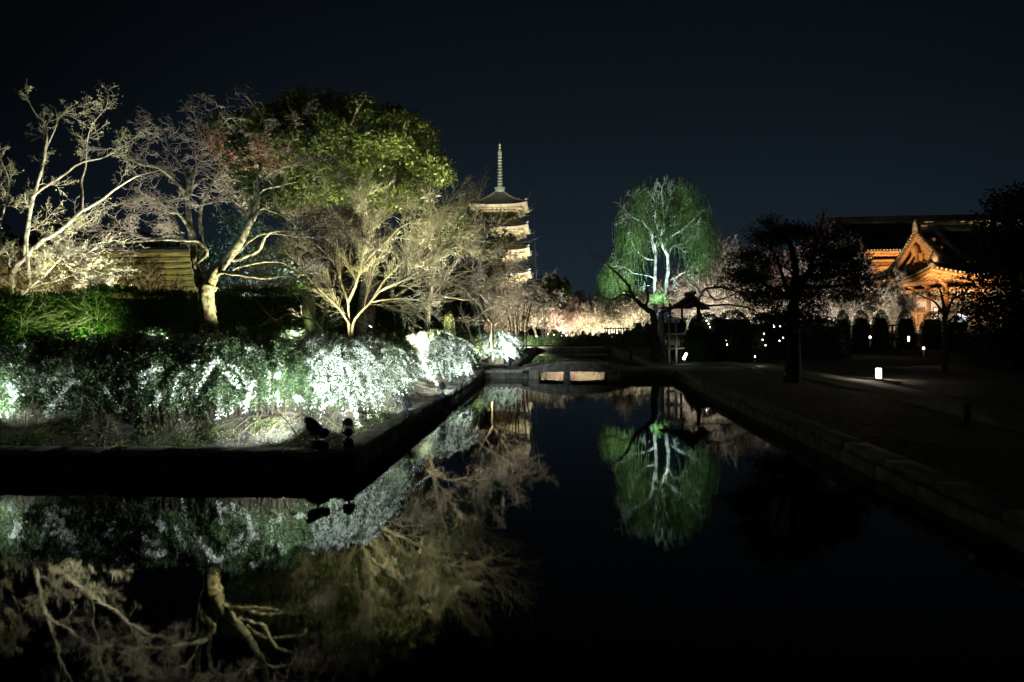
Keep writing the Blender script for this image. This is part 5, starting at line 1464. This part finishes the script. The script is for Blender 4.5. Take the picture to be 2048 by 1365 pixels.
# doors, panels glowing in place of lit plaster and a cool lit window, on the left side and the front of the near hall
def panel(parent, x, y, z0, z1, w, face, m, name='window', thick=.10):
    t_ = MB()
    sz = (thick, w, z1-z0) if face == 'x' else (w, thick, z1-z0)
    fr = MB(); g = .09; zc = (z0+z1)/2
    if face == 'x':
        for s_ in (-1, 1): fr.box((x-.05, y+s_*w/2, zc), (.16, g, z1-z0+g))
        for zz in (z0, z1, zc): fr.box((x-.05, y, zz), (.15, w, g))
        t_.box((x, y, zc), sz)
    else:
        for s_ in (-1, 1): fr.box((x+s_*w/2, y-.05, zc), (g, .16, z1-z0+g))
        for zz in (z0, z1, zc): fr.box((x, y-.05, zz), (w, .15, g))
        t_.box((x, y, zc), sz)
    o = t_.build(name, m, parent); fr.build('frame', 'temple_wood', o); return o
for i, m_ in enumerate(('plaster_glow', 'temple_wood', 'plaster_glow', 'temple_wood', 'temple_wood')):
    yy = KY-KB+2*KB*(i+.5)/5
    panel(kodo, KX-KA-.10, yy, KW0+.5, KW0+2.5, 1.5 if m_ != 'plaster_glow' else .9, 'x', m_, 'door')
for i in range(9):
    xx = KX-KA+2*KA*(i+.5)/9
    panel(kodo, xx, KY-KB-.10, KW0+.5, KW0+2.2, 1.1, 'y', 'window_blue' if i == 0 else 'temple_wood', 'door')
fc = P(1690, 506, 100.0)
far_, FX, FY, FA, FB, FW0, FW1 = hall('temple_hall', 'far temple hall with a broad dark roof and a strip of orange lit eave', P(1655, 506, 112).x-5, fc.y, 19.0, 11.5, 12.2, P(1655, 443, 112).z-12.2-.7, 5.0, 'temple_wood', (7, 5), wall_z=6.2, rib=.7)
# its lower pent roof and ground floor
lr = MB()
for (r0_, r1_, z0_, z1_) in ((5.2, 0.2, 6.0, 8.2),):
    A0, B0, A1, B1 = FA-3.4+r0_, FB-3.4+r0_, FA-3.4+r1_, FB-3.4+r1_
    vs = [(FX-A0, FY-B0, z0_), (FX+A0, FY-B0, z0_), (FX+A0, FY+B0, z0_), (FX-A0, FY+B0, z0_), (FX-A1, FY-B1, z1_), (FX+A1, FY-B1, z1_), (FX+A1, FY+B1, z1_), (FX-A1, FY+B1, z1_)]
    vs += [(x, y, z-.35) for x, y, z in vs[:4]]
    lr.add(vs, [(0, 1, 5, 4), (1, 2, 6, 5), (2, 3, 7, 6), (3, 0, 4, 7), (8, 9, 1, 0), (9, 10, 2, 1), (10, 11, 3, 2), (11, 8, 0, 3), (11, 10, 9, 8)])
lr.build('lower_roof', 'tile', far_)
MB().box((FX, FY, 3.2), (2*FA-5, 2*FB-5, 5.6)).build('lower_wall', 'temple_plaster', far_)

# ------------------------------------------------------------------ boarded wall behind the left trees
def board_wall():
    y = 24.0; x0, x1 = PG(-140, y, 0).x, PG(372, y, 0).x
    t = thing('board_wall', 'weathered wall of long horizontal boards glowing yellow behind the left trees', 'wall', ((x0+x1)/2, y, .9))
    z = .95; i = 0
    while z < 4.75:
        h = .215
        xs = [x0, x0+(x1-x0)*(.31+.05*(i % 3)), x0+(x1-x0)*(.66+.04*((i+1) % 3)), x1]
        for a, b in zip(xs[:-1], xs[1:]):
            MB().box(((a+b)/2, y+ur(-.012, .012), z+h/2), (b-a-.012, .03, h-.028), Matrix.Rotation(ur(-.10, -.02), 3, 'X')).build('board', 'bamboo', t)
        z += h; i += 1
    for k in range(9):
        x = x0+(x1-x0)*k/8; MB().box((x, y+.09, 2.9), (.12, .12, 4.0)).build('post', 'dark_wood', t)
    MB().box(((x0+x1)/2, y+.02, 4.84), (x1-x0+.3, .34, .07)).box(((x0+x1)/2, y+.04, 4.91), (x1-x0+.3, .2, .07)).build('capping', 'dark_wood', t)
board_wall()

# ------------------------------------------------------------------ roofed notice stand beside the willow
def notice_stand():
    d = 29.5; pl = P(1338, 722, d); z0 = GZ-.05; x, y = pl.x, pl.y; px = F/d
    t = thing('roofed_stand', 'tall timber stand with pale posts and a small dark curved roof beside the willow', 'roofed stand', (x+.35, y, z0))
    zt = P(1340, 640, d).z
    xr = P(1352, 700, d).x; xd = P(1366, 700, d).x; yb = y+.55
    for (a, b, m, w) in ((x, y, 'pale_wood', .085), (xr, y, 'pale_wood', .085), (xd, yb, 'dark_wood', .08), (x+.05, yb, 'dark_wood', .08)):
        MB().box((a, b, (z0+zt)/2), (w, w, zt-z0)).build('post', m, t)
    for zz, x1 in ((zt+.03, xd+.12), (P(1340, 668, d).z, xd), (P(1340, 697, d).z, xd)):
        MB().box(((x-.12+x1)/2, y-.02, zz), (x1-x+.2, .06, .075)).build('crossbeam', 'pale_wood', t)
        MB().box(((x+x1)/2, yb+.02, zz), (x1-x+.1, .05, .07)).build('crossbeam', 'dark_wood', t)
    for xx in (x, xd):
        MB().box((xx+.06, (y+yb)/2, zt-.1), (.05, yb-y, .07)).build('side_beam', 'dark_wood', t)
    # roof: ridge runs away from the viewer, gable to the front, sweeping eaves
    rx, rz = P(1381, 588, d).x, P(1381, 590, d).z
    lx, rxx = P(1331, 600, d).x, P(1413, 617, d).x
    ys = (y-.55, yb+.55); q = []
    def sheet(pa, mm, name, th=.07):
        vs = []; n = len(pa)
        for yy in ys:
            for (a, b) in pa: vs += [(a, yy, b), (a, yy, b-th)]
        qd = []
        for i in range(n-1):
            a = i*2; c = 2*n+a
            qd += [(a, a+2, c+2, c), (a+1, c+1, c+3, a+3), (a, a+1, a+3, a+2), (c, c+2, c+3, c+1)]
        qd += [(0, 2*n, 2*n+1, 1), (2*n-2, 2*n-1, 4*n-1, 4*n-2)]
        return MB().add(vs, qd).build(name, mm, t)
    hr = rz-P(1412, 617, d).z; wr = rxx-rx; wl = rx-P(1330, 622, d).x
    sheet([(rx+wr*s_, rz-hr*(1.45*s_-.45*s_*s_)) for s_ in [i/7 for i in range(8)]], 'dark_wood', 'roof')
    sheet([(rx-wl*s_, rz-(hr*1.15)*(1.35*s_-.35*s_*s_)) for s_ in [i/7 for i in range(8)]], 'dark_wood', 'roof')
    for k in range(9):
        for sg, w_, h_ in ((1, wr, hr), (-1, wl, hr*1.15)):
            s_ = (k+.5)/9; MB().box((rx+sg*w_*s_, (ys[0]+ys[1])/2, rz-h_*(1.4*s_-.4*s_*s_)+.02), (.03, ys[1]-ys[0]+.04, .03)).build('batten', 'dark_wood', t)
    MB().box((rx, (ys[0]+ys[1])/2, rz+.07), (.16, ys[1]-ys[0]+.22, .14)).build('ridge', 'dark_wood', t)
    gz_ = rz-.12
    MB().add([(rx, ys[0]+.15, gz_), (rx+wr*.62, ys[0]+.15, rz-hr*.92), (rx-wl*.62, ys[0]+.15, rz-hr*.92), (rx, ys[0]+.2, gz_), (rx+wr*.62, ys[0]+.2, rz-hr*.92), (rx-wl*.62, ys[0]+.2, rz-hr*.92)],
             tris=[(0, 1, 2), (3, 5, 4)], quads=[(0, 3, 4, 1), (1, 4, 5, 2), (2, 5, 3, 0)]).build('gable', 'dark_wood', t)
    for a in (x+.1, xd): MB().box((a, (y+yb)/2, (zt+rz-hr*.8)/2), (.08, .08, max(.1, rz-hr*.8-zt+.2))).build('roof_post', 'dark_wood', t)
    MB().box(((x+xd)/2, (y+yb)/2, rz-hr*.95), (xd-x+.7, yb-y+.5, .06)).build('ceiling_board', 'dark_wood', t)
notice_stand()
# props leaning round the willow trunk
for i, (xa, ya, xb, yb_) in enumerate(((1300, 728, 1312, 668), (1326, 726, 1316, 672), (1308, 730, 1322, 690), (1318, 730, 1308, 688))):
    a, b = P(xa, ya, 34.0+.25*i), P(xb, yb_, 34.3+.1*i); a.z = GZ-.05
    tag(MB().tube([a, b], .05, 7).build('support_pole', 'dark_wood', loc=tuple(a)), 'dark timber pole propping the willow trunk, ' + ('leftmost', 'rightmost', 'crossing to the right', 'crossing to the left')[i], 'prop pole', 'poles propping the willow')

# low rail fences
def rail_fence(label, pa, pb, d, n, top, m='dark_wood'):
    a, b = PG(pa, d, GZ), PG(pb, d, GZ); h = P(pa, top, d).z-GZ
    t = thing('rail_fence', label, 'fence', tuple((a+b)/2), 'low rail fences')
    for i in range(n+1):
        p = a.lerp(b, i/n); MB().box((p.x, p.y, GZ+h/2), (.08, .08, h)).build('post', m, t)
    for hh in (h-.06, h*.5): MB().beam((a.x, a.y, GZ+hh), (b.x, b.y, GZ+hh), .07, .07).build('rail', m, t)
rail_fence('low dark rail fence on the far pond bank left of the willow', 1210, 1258, 49, 9, 656)
rail_fence('low dark rail fence below the round clipped shrubs before the hall', 1676, 1800, 36, 8, 650)

# tall slim pole in front of the hall
p = PG(1709, 48, .5)
tag(MB().tube([p, p+Vector((0, 0, 3.3))], .06, 8).build('slim_pole', 'pale_wood', loc=tuple(p)), 'slim pale pole standing left of the lit hall wall', 'pole')
# two thin lightning wires down the pagoda's right side
tag(MB().tube([P(1068, 440, 200), P(1070, 500, 200), P(1073, 560, 200)], .03, 4).build('lightning_wire', 'grey_metal'), 'thin vertical wire hanging at the right side of the pagoda', 'wire')
# ------------------------------------------------------------------ floodlights of the bank (the ones in view)
COOL = (0.86, 1.0, 0.97); WHITE = (1.0, 1.0, 0.92); YEL = (1.0, 0.93, 0.62); WARM = (1.0, 0.80, 0.52); ORANGE = (1.0, 0.61, 0.28); TEAL = (0.55, 1.0, 0.88)
K = 1.0
def fl(px, py, d, tgt, power, col, label, **kw):
    l = P(px, py, d); z = ground_h(l.x, l.y); 
    if min(l.y-YF, XL-l.x) < .34: z = .335
    l.z = z; return floodlight(l, tgt, power*K, col, label, **kw)
g1 = 'floodlights along the stone edge of the left bank'
fl(634, 905, 9.75, P(420, 728, 11.2), 1300, COOL, 'black can floodlight tilted to the left on the bank corner, nearest the camera', deg=96, blend=1.0, size=.40, group=g1, stem=.13)
fl(697, 900, 9.9, P(690, 775, 11.5), 1250, COOL, 'black can floodlight on the bank corner aimed up at the brightest shrub', deg=66, size=.34, group=g1, stem=.13)
fl(815, 833, 12.9, P(762, 735, 14.8), 900, COOL, 'third floodlight along the canal edge, bluish grey', deg=80, size=.30, group=g1, body='grey_metal', stem=.16)
fl(885, 793, 16.2, P(886, 695, 19.2), 1500, COOL, 'fourth floodlight along the canal edge', deg=80, size=.28, group=g1, body='grey_metal', stem=.16)
fl(928, 767, 19.8, P(915, 715, 21.5), 500, COOL, 'farthest floodlight of the canal edge row', deg=90, size=.26, group=g1, body='black_metal', stem=.16)
fl(1020, 738, 28.6, P(995, 690, 30.4), 1500, COOL, 'floodlight beyond the causeway aimed at the farthest bright spirea', deg=80, size=.22, group=g1)
fl(-75, 905, 10.2, P(60, 750, 11.2), 330, COOL, 'floodlight on the left part of the front bank', deg=100, size=.26, group=g1)
# cable of the near floodlight
a = PZ(632, 900, .40)
tag(MB().tube(spline([P(592, 868, 9.6), P(580, 850, 9.9), P(570, 838, 10.4), P(560, 828, 11.0)], 5), .010, 5).build('power_cable', 'cable'), 'black power cable running from the tilted floodlight into the shrubs', 'cable')

# ------------------------------------------------------------------ floodlights standing among the trees
def hidden(px, d, tgt, power, col, label, deg=90, z=None, size=.26, stem=None):
    if stem is None: stem = .55 if d < 24 and z is None else .18
    l = PG(px, d, 0); l.z = ground_h(l.x, l.y)-.01 if z is None else z
    return floodlight(l, tgt, power*K, col, label, deg=deg, size=size, stem=stem, group='floodlights hidden among the trees')
hidden(555, 12.0, P(420, 450, 12.4), 1000, YEL, 'floodlight behind the shrub bed lighting the maple from the right', 75)
hidden(335, 13.1, P(310, 370, 12.6), 1000, WHITE, 'floodlight behind the shrub bed lighting the left maple boughs', 100)
hidden(585, 13.2, P(570, 370, 12.6), 1000, WHITE, 'floodlight behind the shrub bed lighting the right maple boughs', 100)
hidden(150, 14.55, P(158, 640, 15.6), 200, (0.85, 1.0, .5), 'floodlight aimed at the bright green patch of the hedge', 120, stem=.2)
hidden(72, 16.9, P(95, 430, 18), 450, YEL, 'floodlight behind the hedge lighting the budding tree at the left edge', 130, z=1.6)
hidden(318, 17.6, P(110, 330, 18), 6000, (1, .96, .78), 'floodlight behind the hedge aimed up at the high twigs of the budding tree', 78, z=1.6)
hidden(230, 19.6, P(190, 560, 24), 1100, (1.0, .90, .45), 'floodlight washing the boarded wall', 120, z=1.1)
hidden(20, 20.0, P(10, 540, 24), 900, (1.0, .90, .45), 'second floodlight washing the boarded wall at the left edge', 120, z=1.1)
hidden(655, 15.4, P(690, 450, 17), 500, YEL, 'floodlight at the left foot of the pale yellow tree', 110)
hidden(738, 17.9, P(835, 490, 17.3), 3800, (1, .97, .72), 'floodlight at the right foot of the pale yellow tree', 100, stem=1.0)
hidden(908, 21.0, P(850, 490, 17.6), 4000, (1, .97, .74), 'floodlight near the canal lighting the fan of pale yellow twigs from behind', 90)
hidden(842, 19.4, P(835, 310, 24), 26000, YEL, 'floodlight aimed up at the right side of the great evergreen', 80)
hidden(660, 20.5, P(670, 300, 24), 3000, YEL, 'floodlight aimed up at the middle of the great evergreen', 80)
hidden(860, 22.5, P(940, 560, 23), 1300, (1, .93, .70), 'floodlight below the wide tan tree', 120)
hidden(955, 26.8, P(1000, 580, 27), 1100, (1, .93, .70), 'floodlight below the fine twigged tree under the pagoda', 115)
hidden(930, 30.5, P(965, 460, 33), 3200, TEAL, 'floodlight aimed up at the teal evergreen before the pagoda', 60)
hidden(500, 18.4, P(500, 500, 21.2), 900, TEAL, 'floodlight on the evergreen shrubbery behind the maple fork', 100, z=1.1)
hidden(480, 16.6, P(500, 570, 17.0), 60, (.9, .95, 1), 'floodlight at the arching stalks behind the hedge', 120, z=2.1, size=.12)
hidden(893, 23.2, P(898, 640, 24), 20, YEL, 'floodlight beside the small yellow green clipped shrub', 100)
hidden(1314, 33.2, P(1322, 420, 34.6), 750, TEAL, 'floodlight on a stake in front of the willow trunk', 110, z=GZ, stem=2.0)
hidden(1262, 32.5, P(1262, 440, 35.5), 5600, (.78, 1.0, .84), 'floodlight aimed at the left strands of the willow', 56, z=GZ)
hidden(1345, 31.5, P(1345, 420, 35), 4600, (.78, 1.0, .88), 'floodlight aimed at the willow crown', 52, z=GZ)
hidden(1220, 33.5, P(1222, 560, 35), 150, (.75, 1.0, .8), 'floodlight below the lower left strands of the willow', 90, z=GZ)
G_ = 'grove beyond the pond'
for i, (px, d, tx, ty, td, pw, c) in enumerate(((1040, 47.5, 1050, 600, 55, 3200, (1, .92, .70)), (1110, 53.3, 1110, 600, 58, 1500, (1, .9, .68)), (1165, 53.3, 1170, 600, 58, 1700, (1, .90, .68)),
                                   (1225, 53.3, 1220, 600, 58, 1700, (1, .95, .68)), (1280, 53, 1270, 590, 58, 1400, (1, .93, .72)), (970, 45, 975, 600, 53, 3000, WARM),
                                   (1385, 48.5, 1400, 590, 54, 2200, (1, .97, .84)), (1440, 46, 1450, 570, 51, 3200, (1, .97, .88)), (1500, 43.5, 1500, 600, 47, 2000, (1, .97, .84)), (1560, 45, 1560, 570, 51, 1000, WHITE),
                                   (1640, 45, 1645, 490, 51, 800, (1, .95, 1)), (1700, 44.5, 1700, 600, 49, 900, (1, .97, .86)), (1762, 47, 1765, 590, 53, 2800, (1, .93, .76)))):
    hidden(px, d, P(tx, ty, td), pw, c, ('first', 'second', 'third', 'fourth', 'fifth', 'sixth', 'seventh', 'eighth', 'ninth', 'tenth', 'eleventh', 'twelfth', 'thirteenth')[i]+' floodlight of the grove, at the foot of the blossom trees', 110, z=.40)
# rear foliage of the left
hidden(1135, 92, P(1118, 575, 99), 1500, YEL, 'floodlight at the foot of the far rounded trees', 60, z=1.0)
# pagoda floods
for i, (dx, dy, pw) in enumerate(((-2, -30, 80000), (16, -26, 66000), (30, -4, 52000), (-22, -20, 38000))):
    l = Vector((PGX+dx, PGY+dy, .8)); floodlight(l, (PGX, PGY, 26), pw, (1, .95, .80), ('front', 'front right', 'right side', 'front left')[i]+' floodlight on the ground lighting the pagoda', deg=75, size=.8, group='floodlights round the pagoda')
floodlight(Vector((PGX+8, PGY-100, .8)), (PGX, PGY, 47), 420000, (.95, 1, .85), 'narrow floodlight aimed at the spire of the pagoda', deg=11, size=.8, group='floodlights round the pagoda')
# hall floods
for i, (x, y, tgt, pw, c, dg) in enumerate(((KX-KA-7, KY-KB+2, (KX-KA-1, KY-2, 5.0), 3000, (1, .74, .48), 110), (KX-KA-7, KY+4, (KX-KA-1, KY+4, 5.0), 3000, (1, .74, .48), 110),
                                 (KX-KA+2, KY-KB-8, (KX-KA+1, KY-KB, 5.5), 350, (1, .66, .34), 110), (KX-KA+10, KY-KB-8, (KX-KA+9, KY-KB, 5.5), 40, (1, .6, .3), 110))):
    floodlight(Vector((x, y, .5)), tgt, pw, c, ('left side', 'left rear', 'front left', 'front middle')[i]+' floodlight on the ground before the near hall', deg=dg, size=.4, group='floodlights round the halls')
floodlight(Vector((KX-KA-16, KY-4, .5)), (KX-KA+4, KY, 12.0), 22000, ORANGE, 'strong floodlight aimed up at the gable of the near hall', deg=32, size=.5, group='floodlights round the halls')
floodlight(Vector((KX-KA-8, KY-KB-14, .5)), (KX-KA+7, KY, 12.5), 34000, ORANGE, 'strong floodlight aimed up at the ridge of the near hall', deg=30, size=.5, group='floodlights round the halls')
floodlight(Vector((FX-FA+5, FY-FB-12, .5)), (FX-FA+7, FY-FB, 11.8), 24000, ORANGE, 'strong floodlight aimed up at the eave of the far hall', deg=62, size=.5, group='floodlights round the halls')

# ------------------------------------------------------------------ small lamps in view
def lantern(label, px, py, d, w, h, m='lamp_white', power=0, col=(1, .88, .72), gz=None, tilt=0, stand=.10):
    """path lantern: foot, glowing paper-like shade with rims, cap"""
    w *= .8 if h > .2 else .62; h *= 1 if h > .2 else .8; c = P(px, py, d); gz_ = c.z-h/2-stand if gz is None else gz
    t = thing('path_lantern', label, 'lantern', (c.x, c.y, gz_), 'small lamps along the paths')
    MB().lathe([(w*.42, gz_), (w*.42, gz_+.03), (w*.16, gz_+.05), (w*.16, c.z-h/2)], 10, (c.x, c.y, 0)).build('foot', 'black_metal', t)
    R = Matrix.Rotation(tilt, 3, 'Y') if tilt else None
    MB().lathe([(w*.40, -h/2), (w*.5, -h/2+h*.08), (w*.5, h/2-h*.08), (w*.40, h/2)], 12, c, R).build('shade', m, t)
    MB().lathe([(w*.30, h/2), (w*.46, h/2+.01), (w*.30, h/2+.03)], 12, c, R).build('cap', 'black_metal', t)
    if power:
        ld = bpy.data.lights.new('lantern_lamp', 'POINT'); ld.energy = power; ld.color = col; ld.shadow_soft_size = w*.5
        o = bpy.data.objects.new('lantern_lamp', ld); COL.objects.link(o); o.parent = t; o.location = (0, -w*1.2, c.z-gz_)
    return t
lantern('bright white cylindrical lantern on the ground beside the gravel path', 1757, 747, 20.8, .20, .31, power=32, gz=GZ)
lantern('slanting white lamp right of the pale posts', 1370, 713, 29, .13, .30, 'lamp_cool', tilt=.45, stand=.12)
lantern('short bright lantern right of the roofed stand', 1402, 695, 31, .13, .18, power=5, stand=.2)
lantern('small lamp, lower of three, among the dark shrubs', 1446, 701, 33, .20, .10, power=8, stand=.3)
lantern('small lamp just above the lowest of three', 1445, 696, 33.4, .17, .09, stand=.4)
lantern('small tilted lamp, upper right of three', 1454, 690, 33.8, .16, .10, tilt=1.2, stand=.5)
lantern('tiny lamp above the group of three', 1452, 681, 35, .08, .07, stand=.7)
lantern('tiny white path lamp left of the pine trunk', 1510, 714, 27, .06, .07, power=3, stand=.3)
lantern('tiny lamp right of the pine trunk, leftmost of the dim row', 1627, 676, 36, .10, .09, stand=.5)
lantern('tiny lamp right of the pine trunk, second of the dim row', 1650, 674, 37, .07, .06, stand=.5)
lantern('tiny lamp right of the pine trunk, third of the dim row', 1671, 674, 37, .05, .05, stand=.5)
lantern('small lamp under the left clipped shrubs', 1740, 675, 34, .13, .13, power=3, stand=.5)
lantern('narrow lamp under the third clipped shrub', 1817, 678, 32, .10, .22, stand=.3)
lantern('small round lamp with a warm rim to the right of the others', 1847, 697, 26.5, .12, .12, 'lamp_warm', power=2, stand=.3)
lantern('dim lamp at the right edge of the photo', 2042, 677, 32, .09, .22, stand=.3)
for i, (px, py, s_) in enumerate(((1073, 673, .10), (1096, 669, .07), (1108, 670, .07), (1133, 671, .12), (1123, 672, .05), (1144, 672, .05), (1225, 675, .09), (1248, 658, .07))):
    lantern('tiny white lamp on the far pond bank, number of lamps left of it '+('none', 'one', 'two', 'four', 'three', 'five', 'six', 'all others')[i], px, py, 50.2, s_*1.1, s_, stand=.12)
for i, (px, py) in enumerate(((1413, 642), (1417, 648), (1420, 655), (1558, 645), (1560, 653), (1546, 650), (1528, 668), (1566, 676), (1559, 682), (1525, 680), (1531, 691), (1548, 654))):
    lantern(('topmost', 'middle', 'lowest')[i]+' speck of lamp light between the shrubs right of the stand' if i < 3 else
            'speck of lamp light through the shrubs left of the pine, '+('upper right', 'right below the uppermost', 'upper left', 'far left middle', 'rightmost', 'right low', 'left low', 'lowest', 'centre top')[i-3], px, py, 32.2 if i < 3 else 29.2, .07, .06, stand=.25)
# stone marker lit on top, at the right
p = PZ(1932, 850, GZ)
t = thing('stone_marker', 'short square stone marker post with a lit top in the dark right corner', 'stone post', tuple(p))
MB().box((p.x, p.y, GZ+.16), (.09, .09, .34)).build('shaft', 'stone', t); MB().box((p.x, p.y, GZ+.345), (.15, .11, .03)).build('top', 'stone', t)
# path edging board beside the bright lantern
a, b = P(1690, 757, 21.5), P(1800, 772, 19.3); a.z = b.z = GZ+.03
tag(MB().beam(a, b, .05, .06).build('edging_timber', 'pale_wood', loc=tuple(a)), 'pale edging timber along the gravel path below the bright lantern', 'edging')
for o in bpy.data.objects:
    if 'base' in o: del o['base']
